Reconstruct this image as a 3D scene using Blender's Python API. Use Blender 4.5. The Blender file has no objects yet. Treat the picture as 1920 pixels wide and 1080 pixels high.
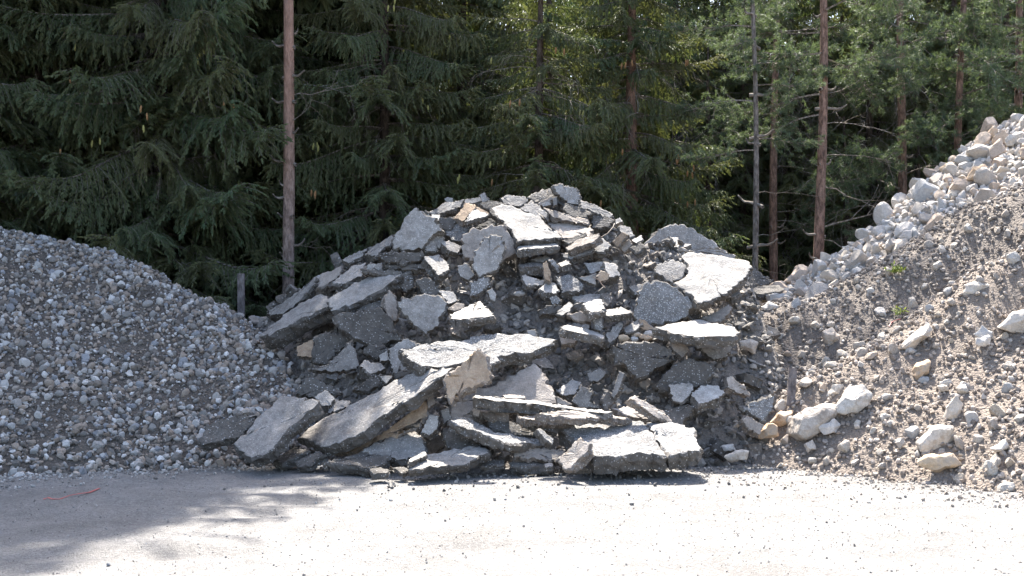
import bpy, math, random
import numpy as np
from mathutils import Vector, Matrix

# ------------------------------------------------------------------ camera, sky, sun, exposure
SC = bpy.context.scene
COL = SC.collection
F = 2156.0            # focal length in pixels of the 1920 px wide photograph
CAMH = 1.9            # eye height (m)
HOR = 590.0           # horizon row
cam_d = bpy.data.cameras.new('camera')
cam = bpy.data.objects.new('camera', cam_d); COL.objects.link(cam)
cam.location = (0, 0, CAMH); cam.rotation_euler = (math.radians(90), 0, 0)
cam_d.sensor_width = 36.0; cam_d.lens = 36.0 * F / 1920.0
cam_d.shift_y = (HOR - 540.0) / 1920.0
cam_d.clip_end = 3000.0
SC.camera = cam

SUN_EL = math.radians(58.0)
SUN_AZ = math.radians(-4.0)     # measured from straight ahead (+Y), negative = to the left
sdir = Vector((math.sin(SUN_AZ) * math.cos(SUN_EL), math.cos(SUN_AZ) * math.cos(SUN_EL), math.sin(SUN_EL)))
world = bpy.data.worlds.new('World'); SC.world = world; world.use_nodes = True
wn = world.node_tree
bg = wn.nodes['Background']
sky = wn.nodes.new('ShaderNodeTexSky'); sky.sky_type = 'NISHITA'; sky.sun_disc = False
sky.sun_elevation = SUN_EL; sky.sun_rotation = SUN_AZ
sky.air_density = 1.0; sky.dust_density = 3.0; sky.ozone_density = 0.5
wn.links.new(sky.outputs[0], bg.inputs[0]); bg.inputs[1].default_value = 0.12
sl = bpy.data.lights.new('sun', 'SUN'); sl.energy = 5.0; sl.angle = math.radians(0.53); sl.color = (1.0, 0.95, 0.87)
so = bpy.data.objects.new('sun', sl); COL.objects.link(so)
so.rotation_euler = (-sdir).to_track_quat('-Z', 'Y').to_euler()
SC.view_settings.view_transform = 'Standard'; SC.view_settings.look = 'None'
SC.view_settings.gamma = 1.0; SC.view_settings.exposure = 2.1
SC.view_settings.use_curve_mapping = False
SC.cycles.max_bounces = 4; SC.cycles.diffuse_bounces = 2; SC.cycles.transmission_bounces = 2
SC.cycles.glossy_bounces = 2

rng = np.random.default_rng(11)
random.seed(4)

# ------------------------------------------------------------------ helpers
def tag(o, label=None, cat=None, group=None, kind=None):
    if label: o['label'] = label
    if cat: o['category'] = cat
    if group: o['group'] = group
    if kind: o['kind'] = kind
    return o

def link(name, data, parent=None, loc=(0, 0, 0)):
    o = bpy.data.objects.new(name, data); COL.objects.link(o)
    o.location = loc
    if parent: o.parent = parent
    return o

def mesh_np(name, V, polys, mats=(), mi=None, smooth=False, col=None):
    """V (n,3); polys = list of index lists or (m,k) int array"""
    me = bpy.data.meshes.new(name)
    V = np.asarray(V, dtype=np.float32)
    if isinstance(polys, np.ndarray):
        m, k = polys.shape
        flat = polys.ravel().astype(np.int32); start = (np.arange(m) * k).astype(np.int32); tot = np.full(m, k, np.int32)
    else:
        tot = np.array([len(p) for p in polys], np.int32); m = len(polys)
        flat = np.concatenate([np.asarray(p, np.int32) for p in polys]) if m else np.zeros(0, np.int32)
        start = np.concatenate([[0], np.cumsum(tot)[:-1]]).astype(np.int32)
    me.vertices.add(len(V)); me.vertices.foreach_set('co', V.ravel())
    me.loops.add(len(flat)); me.loops.foreach_set('vertex_index', flat)
    me.polygons.add(m); me.polygons.foreach_set('loop_start', start)
    for x in mats: me.materials.append(x)
    if mi is not None: me.polygons.foreach_set('material_index', np.asarray(mi, np.int32))
    sm = np.full(m, bool(smooth)) if not isinstance(smooth, np.ndarray) else smooth
    me.polygons.foreach_set('use_smooth', sm)
    if col is not None:
        ca = me.color_attributes.new('tint', 'FLOAT_COLOR', 'POINT')
        c4 = np.ones((len(V), 4), np.float32); c4[:, :3] = col
        ca.data.foreach_set('color', c4.ravel())
    me.update(calc_edges=True); me.validate()
    return me

def h3(i, j, k):
    n = (i * 73856093) ^ (j * 19349663) ^ (k * 83492791)
    n = (n ^ (n >> 13)) * 1274126177 & 0x7fffffff
    n = (n ^ (n >> 15)) & 0xffff
    return n / 65535.0 * 2 - 1

def vnoise(P):
    P = np.asarray(P, float); I = np.floor(P).astype(np.int64); f = P - I; f = f * f * (3 - 2 * f)
    r = 0
    for a in (0, 1):
        wa = f[..., 0] if a else 1 - f[..., 0]
        for b in (0, 1):
            wb = f[..., 1] if b else 1 - f[..., 1]
            for c in (0, 1):
                wc = f[..., 2] if c else 1 - f[..., 2]
                r = r + wa * wb * wc * h3(I[..., 0] + a, I[..., 1] + b, I[..., 2] + c)
    return r

def fbm(P, o=4, g=.5):
    r = 0; a = 1; P = np.asarray(P, float)
    for k in range(o):
        r = r + a * vnoise(P * 2 ** k + 17.3 * k); a *= g
    return r

def n2(x, y, s, o=4, seed=0.0):
    return fbm(np.stack([x * s + seed, y * s - seed, np.full_like(x, seed * 1.7)], -1), o)

# ------------------------------------------------------------------ materials
class NT:
    def __init__(s, name):
        s.m = bpy.data.materials.new(name); s.m.use_nodes = True
        s.t = s.m.node_tree; s.b = s.t.nodes['Principled BSDF']; s.out = s.t.nodes['Material Output']
        s.b.inputs['Roughness'].default_value = .9
        s.b.inputs['Specular IOR Level'].default_value = .25
        s.tc = s.t.nodes.new('ShaderNodeTexCoord')
        s.co = s.tc.outputs['Object']
    def n(s, t, **k):
        x = s.t.nodes.new(t)
        for a, v in k.items(): setattr(x, a, v)
        return x
    def l(s, a, b): s.t.links.new(a, b)
    def noise(s, scale, detail=4, rough=.6, co=None):
        x = s.n('ShaderNodeTexNoise'); x.inputs['Scale'].default_value = scale
        x.inputs['Detail'].default_value = detail; x.inputs['Roughness'].default_value = rough
        s.l(co or s.co, x.inputs['Vector']); return x.outputs['Fac']
    def voro(s, scale, feat='F1', out='Distance', co=None):
        x = s.n('ShaderNodeTexVoronoi', feature=feat); x.inputs['Scale'].default_value = scale
        s.l(co or s.co, x.inputs['Vector']); return x.outputs[out]
    def ramp(s, f, stops, const=False):
        x = s.n('ShaderNodeValToRGB'); e = x.color_ramp.elements
        if const: x.color_ramp.interpolation = 'CONSTANT'
        while len(e) < len(stops): e.new(.5)
        for i, (p, c) in enumerate(stops):
            e[i].position = p
            c = (c, c, c) if isinstance(c, (int, float)) else c
            e[i].color = (*c, 1)
        s.l(f, x.inputs[0]); return x.outputs[0]
    def mix(s, f, a, b, mode='MIX'):
        x = s.n('ShaderNodeMix', data_type='RGBA', blend_type=mode)
        for i, v in ((0, f), (6, a), (7, b)):
            if hasattr(v, 'node'): s.l(v, x.inputs[i])
            elif i == 0: x.inputs[0].default_value = v
            else: x.inputs[i].default_value = (*v, 1) if len(v) == 3 else v
        return x.outputs[2]
    def math(s, op, a, b=0.0):
        x = s.n('ShaderNodeMath', operation=op)
        for i, v in ((0, a), (1, b)):
            if hasattr(v, 'node'): s.l(v, x.inputs[i])
            else: x.inputs[i].default_value = v
        return x.outputs[0]
    def rnd(s):
        return s.n('ShaderNodeObjectInfo').outputs['Random']
    def bump(s, h, strength, dist):
        x = s.n('ShaderNodeBump'); x.inputs['Strength'].default_value = strength; x.inputs['Distance'].default_value = dist
        s.l(h, x.inputs['Height']); s.l(x.outputs[0], s.b.inputs['Normal'])
    def base(s, c):
        if hasattr(c, 'node'): s.l(c, s.b.inputs['Base Color'])
        else: s.b.inputs['Base Color'].default_value = (*c, 1)

def mat_slab(name, base, var, speck, speck_amt, bumpd=.006, dirt=(.12, .10, .085), dirt_amt=.5, scale=70, dirtscale=3.5):
    m = NT(name)
    # every object a little different: shift its texture space
    r = m.rnd()
    vm = m.n('ShaderNodeVectorMath', operation='ADD'); m.l(m.co, vm.inputs[0])
    cx = m.n('ShaderNodeCombineXYZ')
    for i, k in enumerate((37.0, 91.0, 53.0)): m.l(m.math('MULTIPLY', r, k), cx.inputs[i])
    m.l(cx.outputs[0], vm.inputs[1]); co = vm.outputs[0]
    big = m.noise(2.3, 5, .65, co)
    lo = tuple(c * (1 - var) for c in base); hi = tuple(min(1, c * (1 + var)) for c in base)
    c = m.ramp(big, [(.3, lo), (.7, hi)])
    fine = m.noise(140, 2, .7, co)
    c = m.mix(.55, c, m.ramp(fine, [(.25, .25), (.75, .75)]), 'OVERLAY')
    # aggregate: pale grains in the binder
    v = m.voro(scale, 'F1', 'Distance', co)
    vc = m.voro(scale, 'F1', 'Color', co)
    sep = m.n('ShaderNodeSeparateColor'); m.l(vc, sep.inputs[0])
    pick = m.math('MULTIPLY', m.math('GREATER_THAN', sep.outputs[0], 1 - speck_amt), m.math('LESS_THAN', v, .36))
    c = m.mix(pick, c, speck)
    d = m.ramp(m.noise(dirtscale, 6, .7, co), [(.5, 0.0), (.66, 1.0)])
    c = m.mix(m.math('MULTIPLY', d, dirt_amt), c, dirt)
    c = m.mix(.5, c, m.ramp(m.noise(11, 5, .75, co), [(.3, .22), (.7, .78)]), 'OVERLAY')
    dust = m.ramp(m.noise(dirtscale * 1.7, 5, .75, co), [(.52, 0.0), (.62, .5)])
    c = m.mix(m.math('MULTIPLY', dust, dirt_amt), c, tuple(min(.5, x * 1.5 + .04) for x in base))
    tone = m.math('ADD', m.math('MULTIPLY', r, .44), .78)
    tc = m.n('ShaderNodeCombineColor')
    for i in range(3): m.l(tone, tc.inputs[i])
    c = m.mix(1.0, c, tc.outputs[0], 'MULTIPLY')
    m.base(c)
    hgt = m.math('ADD', m.math('MULTIPLY', m.voro(scale * .8, 'SMOOTH_F1', 'Distance', co), .8), m.math('MULTIPLY', m.noise(22, 7, .75, co), 1.6))
    m.bump(hgt, .9, bumpd * 1.6)
    return m.m

def mat_stone(name, cols, grain=.35, dusty=None):
    """stone colour picked per object, with veins and dust"""
    m = NT(name)
    r = m.rnd()
    n = len(cols)
    c = m.ramp(r, [(i / n, x) for i, x in enumerate(cols)], const=True)
    nz = m.noise(9, 6, .7)
    c = m.mix(grain, c, m.ramp(nz, [(.3, .2), (.7, .8)]), 'OVERLAY')
    c = m.mix(.35, c, m.ramp(m.noise(60, 3), [(.3, .3), (.7, .7)]), 'OVERLAY')
    if dusty:
        c = m.mix(m.ramp(m.noise(6, 5, .7), [(.47, 0.0), (.62, .85)]), c, dusty)
    m.base(c); m.bump(m.noise(14, 7, .7), .7, .03)
    return m.m

def mat_tint(name, grain=.3, bumpd=.02, rough=.9):
    m = NT(name)
    a = m.n('ShaderNodeVertexColor', layer_name='tint')
    c = m.mix(grain, a.outputs[0], m.ramp(m.noise(45, 4, .7), [(.25, .2), (.75, .8)]), 'OVERLAY')
    m.base(c); m.bump(m.noise(40, 5, .7), .6, bumpd)
    m.b.inputs['Roughness'].default_value = rough
    return m.m

M = {}
M['A'] = mat_slab('asphalt_dusty_grey', (.245, .229, .213), .28, (.42, .40, .38), .30, scale=55)
M['W'] = mat_slab('asphalt_pale_and_sunlit', (.275, .260, .243), .2, (.45, .435, .42), .35, dirt=(.2, .18, .16), dirt_amt=.55)  # paler tone for light-coloured pieces, also stands in for sunlit tops
M['S'] = mat_slab('asphalt_coarse_aggregate', (.19, .185, .18), .25, (.47, .455, .44), .6, .012, scale=50, dirt_amt=.35)
M['D'] = mat_slab('asphalt_dark_binder', (.112, .102, .092), .3, (.38, .365, .35), .20, .011, dirt=(.15, .138, .125), dirt_amt=.5, scale=46)
M['C'] = mat_slab('concrete_beige', (.29, .255, .225), .2, (.36, .33, .3), .25, dirt=(.14, .12, .10))
M['T'] = mat_slab('sandy_tan_base', (.34, .25, .175), .18, (.42, .35, .28), .2, dirt=(.2, .155, .12))
M['Csd'] = mat_slab('concrete_broken', (.19, .165, .145), .3, (.35, .32, .29), .4, .012, scale=45)
M['stone_pale'] = mat_stone('limestone_pale', [(.46, .425, .39), (.40, .36, .32), (.48, .42, .355), (.38, .37, .36), (.43, .35, .285), (.48, .45, .42), (.36, .32, .285)])
M['stone_earthy'] = mat_stone('boulder_earth_crusted', [(.42, .37, .32), (.46, .40, .33)], dusty=(.24, .20, .165))
M['stone_white'] = mat_stone('boulder_chalky_white', [(.50, .47, .43), (.52, .47, .41)], .3, dusty=(.31, .265, .22))
M['stone_orange'] = mat_stone('boulder_ochre', [(.50, .38, .26), (.47, .34, .23)], dusty=(.36, .30, .24))
M['stone_grey'] = mat_stone('pebble_grey', [(.30, .285, .27), (.24, .222, .205), (.38, .355, .33), (.44, .43, .42), (.22, .205, .19), (.35, .29, .24), (.29, .295, .31), (.50, .475, .45)])
M['grains'] = mat_tint('loose_grains')

def mat_dirt(name, c1, c2, c3, s=1.0, bumpd=.05, tinted=False):
    m = NT(name)
    a = m.noise(1.6 * s, 6, .7); b = m.noise(22 * s, 6, .75)
    c = m.ramp(a, [(.3, c1), (.7, c2)])
    c = m.mix(m.ramp(b, [(.5, 0.0), (.75, .8)]), c, c3)
    c = m.mix(.4, c, m.ramp(m.noise(90, 3), [(.3, .25), (.7, .75)]), 'OVERLAY')
    if tinted:
        va = m.n('ShaderNodeVertexColor', layer_name='tint'); c = m.mix(1.0, c, va.outputs[0], 'MULTIPLY')
    m.base(c)
    m.bump(m.math('ADD', b, m.math('MULTIPLY', m.voro(30 * s), .7)), .9, bumpd)
    return m.m
M['mound'] = mat_dirt('crushed_asphalt_dirt', (.15, .132, .117), (.235, .207, .183), (.31, .275, .242))
M['earth'] = mat_dirt('dry_brown_earth', (.175, .149, .128), (.235, .202, .174), (.30, .262, .228), tinted=True)
M['gravelbase'] = mat_dirt('gravel_fines', (.085, .073, .063), (.14, .12, .104), (.19, .165, .145))
M['stonebase'] = mat_dirt('stone_fines', (.30, .27, .24), (.40, .36, .33), (.45, .42, .39))

def mat_yard():
    m = NT('gravel_yard_surface')
    a = m.noise(.9, 8, .72)
    c = m.ramp(a, [(.36, (.185, .177, .169)), (.7, (.275, .266, .257))])
    v = m.voro(55, 'F1', 'Color'); sep = m.n('ShaderNodeSeparateColor'); m.l(v, sep.inputs[0])
    c = m.mix(.55, c, m.ramp(sep.outputs[0], [(0.0, .32), (.5, .5), (1.0, .72)]), 'OVERLAY')
    sp = m.voro(24, 'F1', 'Distance')
    spc = m.voro(24, 'F1', 'Color'); s2 = m.n('ShaderNodeSeparateColor'); m.l(spc, s2.inputs[0])
    pk = m.math('MULTIPLY', m.math('LESS_THAN', sp, .2), m.math('GREATER_THAN', s2.outputs[1], .72))
    c = m.mix(m.math('MULTIPLY', pk, .35), c, (.15, .142, .134))
    c = m.mix(.4, c, m.ramp(m.noise(130, 3, .7), [(.3, .25), (.7, .75)]), 'OVERLAY')
    m.base(c)
    m.bump(m.math('ADD', m.math('MULTIPLY', m.voro(75), .8), m.noise(26, 7, .8)), .9, .028)
    return m.m
M['yard'] = mat_yard()

def mat_ground():
    m = NT('forest_floor_and_meadow')
    sp = m.n('ShaderNodeSeparateXYZ'); m.l(m.co, sp.inputs[0])
    fl = m.ramp(m.noise(1.2, 6, .7), [(.35, (.035, .028, .018)), (.6, (.05, .055, .022)), (.75, (.07, .085, .03))])
    md = m.ramp(m.noise(.4, 5, .7), [(.3, (.10, .15, .035)), (.7, (.17, .21, .06))])
    f = m.math('SMOOTH_MIN', m.math('MAXIMUM', m.math('MULTIPLY', m.math('SUBTRACT', sp.outputs[1], 52.0), .2), 0.0), 1.0)
    c = m.mix(m.math('MINIMUM', f, 1.0), fl, md)
    m.base(c); m.bump(m.noise(9, 6, .7), .8, .06)
    return m.m
M['ground'] = mat_ground()

def mat_needles(name, c1, c2, trans=.28):
    m = NT(name)
    c = m.mix(m.rnd(), c1, c2)
    nz = m.noise(3.0, 3, .6)
    c = m.mix(m.ramp(nz, [(.35, 0.0), (.7, .6)]), c, tuple(x * 1.45 for x in c2))
    m.base(c); m.b.inputs['Roughness'].default_value = .6; m.b.inputs['Specular IOR Level'].default_value = .3
    tr = m.n('ShaderNodeBsdfTranslucent')
    tcol = m.mix(1.0, c, (1.55, 1.55, .8), 'MULTIPLY'); m.l(tcol, tr.inputs[0])
    mx = m.n('ShaderNodeMixShader'); mx.inputs[0].default_value = trans
    m.l(m.b.outputs[0], mx.inputs[1]); m.l(tr.outputs[0], mx.inputs[2]); m.l(mx.outputs[0], m.out.inputs[0])
    return m.m
M['spruce'] = mat_needles('spruce_needles', (.076, .116, .062), (.116, .122, .058))
M['pine'] = mat_needles('pine_needles', (.078, .110, .070), (.090, .120, .074), .26)
M['weed'] = mat_needles('weed_leaves', (.12, .155, .045), (.15, .185, .06), .35)

def mat_bark(name, c1, c2, hi=None, z0=0, z1=1):
    m = NT(name)
    mp = m.n('ShaderNodeMapping'); mp.inputs['Scale'].default_value = (1, 1, .35); m.l(m.co, mp.inputs[0])
    nz = m.noise(16, 6, .75, mp.outputs[0])
    c = m.ramp(nz, [(.4, tuple(x * .7 for x in c1)), (.6, c2)])
    if hi:
        sp = m.n('ShaderNodeSeparateXYZ'); m.l(m.co, sp.inputs[0])
        mr = m.n('ShaderNodeMapRange'); mr.inputs[1].default_value = z0; mr.inputs[2].default_value = z1
        m.l(sp.outputs[2], mr.inputs[0])
        c = m.mix(mr.outputs[0], c, m.ramp(nz, [(.35, tuple(x * .55 for x in hi)), (.65, hi)]))
    m.base(c)
    m.bump(m.math('ADD', nz, m.voro(22, co=mp.outputs[0])), .9, .03)
    return m.m
M['bark'] = mat_bark('spruce_bark', (.10, .082, .072), (.22, .19, .17))
M['barkdark'] = mat_bark('old_spruce_bark', (.06, .045, .036), (.13, .10, .082))
M['barkpine'] = mat_bark('pine_bark', (.16, .125, .112), (.34, .275, .245), (.40, .245, .185), 2.2, 6.0)
M['barkred'] = mat_bark('red_pine_bark', (.15, .092, .072), (.31, .195, .15))
M['twig'] = mat_bark('dry_twigs', (.15, .125, .105), (.30, .26, .225))
M['cone'] = mat_bark('spruce_cone', (.22, .11, .05), (.36, .21, .10))
M['cone2'] = mat_bark('young_spruce_cone', (.25, .26, .08), (.36, .34, .13))
M['wood'] = mat_bark('weathered_wood', (.13, .11, .105), (.22, .19, .18))
def mat_plain(name, c, rough=.5):
    m = NT(name); c2 = m.mix(.3, c, m.ramp(m.noise(30, 3), [(.3, .3), (.7, .7)]), 'OVERLAY')
    m.base(c2); m.b.inputs['Roughness'].default_value = rough; return m.m
M['tape'] = mat_plain('red_plastic_tape', (.42, .12, .105))
M['wire'] = mat_plain('rusty_wire', (.14, .10, .08))

# ------------------------------------------------------------------ terrain functions: the four heaps
def ray(u, v): return np.array([(u - 960.0) / F, 1.0, (HOR - v) / F])

def pl_gravel(x, y):
    return .65 * ((x + 6.02) * -.277 + (y - 13.52) * .961)
def pl_rubble(x, y):
    yt = 13.9 + .62 * np.maximum(0, -1.3 - x) + .25 * np.maximum(0, x - 2.4)
    return y - yt
def dE(x, y): return (x - 5.36) * .697 + (y - 12.05) * .717
def pl_earth(x, y): return .75 * dE(x, y)
def pl_stone(x, y): return .75 * (dE(x, y) - 1.2)

def solve(pl, u, v):
    r = ray(u, v); lo, hi = 8.0, 30.0
    for _ in range(50):
        m = (lo + hi) / 2
        if pl(np.float64(r[0] * m), np.float64(m)) < CAMH + r[2] * m: lo = m
        else: hi = m
    return r * lo + np.array([0, 0, CAMH])

class Heap:
    def __init__(s, pl, sil, ends, drop, back, soft):
        P = [solve(pl, u, v) for u, v in sil]
        xs = [p[0] for p in P]; zs = [p[2] - drop for p in P]; ys = [p[1] for p in P]
        s.xs = np.array([e[0] for e in ends[0]] + xs + [e[0] for e in ends[1]])
        s.zs = np.array([e[1] for e in ends[0]] + zs + [e[1] for e in ends[1]])
        s.ys = np.array([ys[0]] * len(ends[0]) + ys + [ys[-1]] * len(ends[1]))
        s.pl = pl; s.back = back; s.soft = soft; s.extra = None
    def h(s, x, y, off=0.0):
        a = s.pl(x, y) - off
        if s.extra is not None: a = a + s.extra(x, y)
        rz = np.interp(x, s.xs, s.zs); ry = np.interp(x, s.xs, s.ys)
        b = rz - np.maximum(0, y - ry - .5) * s.back
        k = s.soft
        t = np.clip(.5 + .5 * (b - a) / k, 0, 1)
        return b * (1 - t) + a * t - k * t * (1 - t)

GH = Heap(pl_gravel, [(-120, 428), (0, 432), (120, 460), (250, 500), (345, 560), (440, 600), (495, 648), (590, 700)],
          [[(-16, 1.0), (-12, 3.3)], [(-2.45, .55), (-2.0, -.4)]], -.03, .6, .25)
RH = Heap(pl_rubble, [(450, 597), (560, 530), (640, 485), (700, 455), (760, 400), (790, 395), (840, 380), (905, 368), (960, 372),
                      (1035, 352), (1080, 358), (1150, 400), (1200, 440), (1270, 430), (1380, 485), (1410, 505)],
          [[(-6.2, -.4), (-5.2, .5)], [(3.62, 1.7), (4.1, -.3)]], 0.0, .8, .2)
EH = Heap(pl_earth, [(1480, 550), (1530, 545), (1640, 480), (1730, 430), (1830, 370), (1920, 338), (2050, 300)],
          [[(1.6, -.4), (2.6, .9), (3.4, 1.9)], [(11, 4.6), (14, 4.6)]], .14, .7, .2)
SH = Heap(pl_stone, [(1440, 555), (1470, 535), (1530, 500), (1620, 445), (1700, 378), (1760, 320), (1850, 250), (1920, 212), (2050, 170)],
          [[(2.9, .4), (3.8, 1.6)], [(12, 5.8), (15, 5.0)]], .06, .8, .2)

# the earth lies as two tips: a pale lumpy bank in front, a darker slope behind, a gully between
BANK = [solve(pl_earth, u, v)[:2] for u, v in [(1300, 900), (1400, 835), (1480, 765), (1580, 705), (1700, 640), (1800, 560), (1930, 500), (2100, 430)]]
def bank_dist(x, y):
    best = np.full(np.shape(x), 1e9); side = np.zeros(np.shape(x))
    for a, b in zip(BANK[:-1], BANK[1:]):
        d = b - a; L2 = d @ d
        t = np.clip(((x - a[0]) * d[0] + (y - a[1]) * d[1]) / L2, 0, 1)
        px = x - a[0] - t * d[0]; py = y - a[1] - t * d[1]
        q = np.hypot(px, py); sg = np.sign(d[0] * py - d[1] * px)
        side = np.where(q < best, sg, side); best = np.minimum(q, best)
    return best * side            # positive: behind the bank
def bank(x, y):
    d = bank_dist(x, y)
    f = np.clip((x - 2.6) / 1.2, 0, 1)
    return f * (.30 * np.exp(-((d + .15) / .55) ** 2) - .24 * np.exp(-((d - .8) / .6) ** 2))
EH.extra = bank

def envelope(x, y):
    return np.maximum.reduce([GH.h(x, y), RH.h(x, y), EH.h(x, y), SH.h(x, y), np.zeros_like(x)])

YS = np.arange(8.0, 26.0, .02)
def first_hit(u, v):
    r = ray(u, v)
    x = r[0] * YS; z = CAMH + r[2] * YS
    b = np.nonzero(z <= envelope(x, YS))[0]
    return YS[b[0]] if len(b) else 21.0

# ------------------------------------------------------------------ rock shapes
def icosphere(sub):
    t = (1 + 5 ** .5) / 2
    V = [(-1, t, 0), (1, t, 0), (-1, -t, 0), (1, -t, 0), (0, -1, t), (0, 1, t), (0, -1, -t), (0, 1, -t), (t, 0, -1), (t, 0, 1), (-t, 0, -1), (-t, 0, 1)]
    T = [(0, 11, 5), (0, 5, 1), (0, 1, 7), (0, 7, 10), (0, 10, 11), (1, 5, 9), (5, 11, 4), (11, 10, 2), (10, 7, 6), (7, 1, 8),
         (3, 9, 4), (3, 4, 2), (3, 2, 6), (3, 6, 8), (3, 8, 9), (4, 9, 5), (2, 4, 11), (6, 2, 10), (8, 6, 7), (9, 8, 1)]
    V = [np.array(v) / np.linalg.norm(v) for v in V]
    for _ in range(sub):
        c = {}; N = []
        def mid(a, b):
            k = (min(a, b), max(a, b))
            if k not in c:
                p = V[a] + V[b]; V.append(p / np.linalg.norm(p)); c[k] = len(V) - 1
            return c[k]
        for a, b, d in T:
            ab, bd, da = mid(a, b), mid(b, d), mid(d, a)
            N += [(a, ab, da), (b, bd, ab), (d, da, bd), (ab, bd, da)]
        T = N
    return np.array(V), np.array(T, np.int32)
ICO = [icosphere(i) for i in range(5)]

def chop(V, r, n, dmin, dmax):
    V = V.copy()
    for _ in range(n):
        d = r.normal(size=3); d /= np.linalg.norm(d)
        k = r.uniform(dmin, dmax)
        e = V @ d - k
        V -= np.where(e > 0, e, 0)[:, None] * d * .96
    return V

def rock_mesh(name, mat, seed, sub=2, cuts=9, dmin=.5, dmax=.85, squash=(1, .85, .7), nz=.08, smooth=False):
    r = np.random.default_rng(seed)
    V, T = ICO[sub]
    V = chop(V, r, cuts, dmin, dmax)
    V = V * (1 + nz * fbm(V * 2.2 + seed, 3))[:, None] * np.array(squash)
    return mesh_np(name, V, T, [mat], smooth=smooth)

def scatter_grains(P, R, cols, seed, sub=0, squash=.65, nz=.28):
    """many loose stones in one mesh: P (n,3), R (n,), cols (n,3)"""
    r = np.random.default_rng(seed)
    V0, T0 = ICO[sub]
    n = len(P); k = len(V0)
    shapes = []
    for i in range(24):
        S = chop(V0 * (1 + r.uniform(-nz, nz, (k, 1))), r, 5, .4, .85) * np.array([1, r.uniform(.65, 1), r.uniform(squash * .8, squash * 1.3)])
        shapes.append(S)
    S = np.array(shapes)[r.integers(0, 24, n)]
    # random rotation
    q = r.normal(size=(n, 4)); q /= np.linalg.norm(q, axis=1)[:, None]
    w, x, y, z = q.T
    Rm = np.stack([1 - 2 * (y * y + z * z), 2 * (x * y - z * w), 2 * (x * z + y * w),
                   2 * (x * y + z * w), 1 - 2 * (x * x + z * z), 2 * (y * z - x * w),
                   2 * (x * z - y * w), 2 * (y * z + x * w), 1 - 2 * (x * x + y * y)], -1).reshape(n, 3, 3)
    V = np.einsum('nij,nkj->nki', Rm, S) * R[:, None, None] + P[:, None, :]
    T = T0[None] + (np.arange(n) * k)[:, None, None]
    C = np.repeat(cols, k, axis=0)
    return V.reshape(-1, 3), T.reshape(-1, 3).astype(np.int32), C

def grid_mesh(xs, ys, hfun):
    X, Y = np.meshgrid(xs, ys); Z = hfun(X, Y)
    V = np.stack([X, Y, Z], -1).reshape(-1, 3)
    nx, ny = len(xs), len(ys)
    i = np.arange(nx * ny).reshape(ny, nx)
    Q = np.stack([i[:-1, :-1], i[:-1, 1:], i[1:, 1:], i[1:, :-1]], -1).reshape(-1, 4)
    keep = (Z > -.25).ravel()[Q].any(1)
    return V, Q[keep]

def combine(V1, Q1, V2, T2, C2, mats, name, tint1=(.2, .18, .16)):
    V = np.concatenate([V1, V2])
    polys_flat = np.concatenate([Q1.ravel(), (T2 + len(V1)).ravel()]).astype(np.int32)
    tot = np.concatenate([np.full(len(Q1), Q1.shape[1]), np.full(len(T2), 3)]).astype(np.int32)
    start = np.concatenate([[0], np.cumsum(tot)[:-1]]).astype(np.int32)
    me = bpy.data.meshes.new(name)
    me.vertices.add(len(V)); me.vertices.foreach_set('co', V.astype(np.float32).ravel())
    me.loops.add(len(polys_flat)); me.loops.foreach_set('vertex_index', polys_flat)
    me.polygons.add(len(tot)); me.polygons.foreach_set('loop_start', start)
    for m in mats: me.materials.append(m)
    me.polygons.foreach_set('material_index', np.concatenate([np.zeros(len(Q1)), np.ones(len(T2))]).astype(np.int32))
    me.polygons.foreach_set('use_smooth', np.concatenate([np.ones(len(Q1), bool), np.zeros(len(T2), bool)]))
    ca = me.color_attributes.new('tint', 'FLOAT_COLOR', 'POINT')
    c4 = np.ones((len(V), 4), np.float32); c4[:len(V1), :3] = tint1; c4[len(V1):, :3] = C2
    ca.data.foreach_set('color', c4.ravel())
    me.update(calc_edges=True)
    return me

def pick_cols(n, pal, seed, jit=.18):
    r = np.random.default_rng(seed); pal = np.array(pal)
    return pal[r.integers(0, len(pal), n)] * (1 + r.uniform(-jit, jit, (n, 1)))

# ------------------------------------------------------------------ ground
gx = 420.0
gm = mesh_np('ground', [(-gx, -40, -.03), (gx, -40, -.03), (gx, 430, -.03), (-gx, 430, -.03)], [[0, 1, 2, 3]], [M['ground']])
tag(link('ground', gm), kind='structure')
X, Y = np.meshgrid(np.linspace(-260, 260, 60), np.linspace(62, 240, 40))
Z = -.2 + .17 * (Y - 62) * np.clip((Y - 62) / 40, 0, 1) + 1.2 * n2(X, Y, .03, 3, 4.0) * np.clip((Y - 62) / 30, 0, 1)
ii = np.arange(X.size).reshape(X.shape)
tag(link('hillside', mesh_np('hillside', np.stack([X, Y, Z], -1).reshape(-1, 3), np.stack([ii[:-1, :-1], ii[:-1, 1:], ii[1:, 1:], ii[1:, :-1]], -1).reshape(-1, 4), [M['ground']], smooth=True)), kind='structure')
def hyard(X, Y):
    edge = np.clip((19.5 - Y) / 3, 0, 1)
    rut = sum(-.016 * np.exp(-((Y - q - .06 * X + .15 * np.sin(X * .5 + q)) / .16) ** 2) + .008 * np.exp(-((np.abs(Y - q - .06 * X + .15 * np.sin(X * .5 + q)) - .28) / .1) ** 2) for q in (9.3, 11.0, 11.6, 12.9))
    return rut + .016 * n2(X, Y, 2.1, 6, 3.0) + .03 * n2(X, Y, .35, 2, 9.0) * edge + .006
V, Q = grid_mesh(np.arange(-11, 11.01, .09), np.arange(4.5, 17.2, .09), hyard)
V2, Q2 = V, Q
ym = mesh_np('gravel_yard', V, Q, [M['yard']], smooth=True)
tag(link('gravel_yard', ym), kind='structure')
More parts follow.
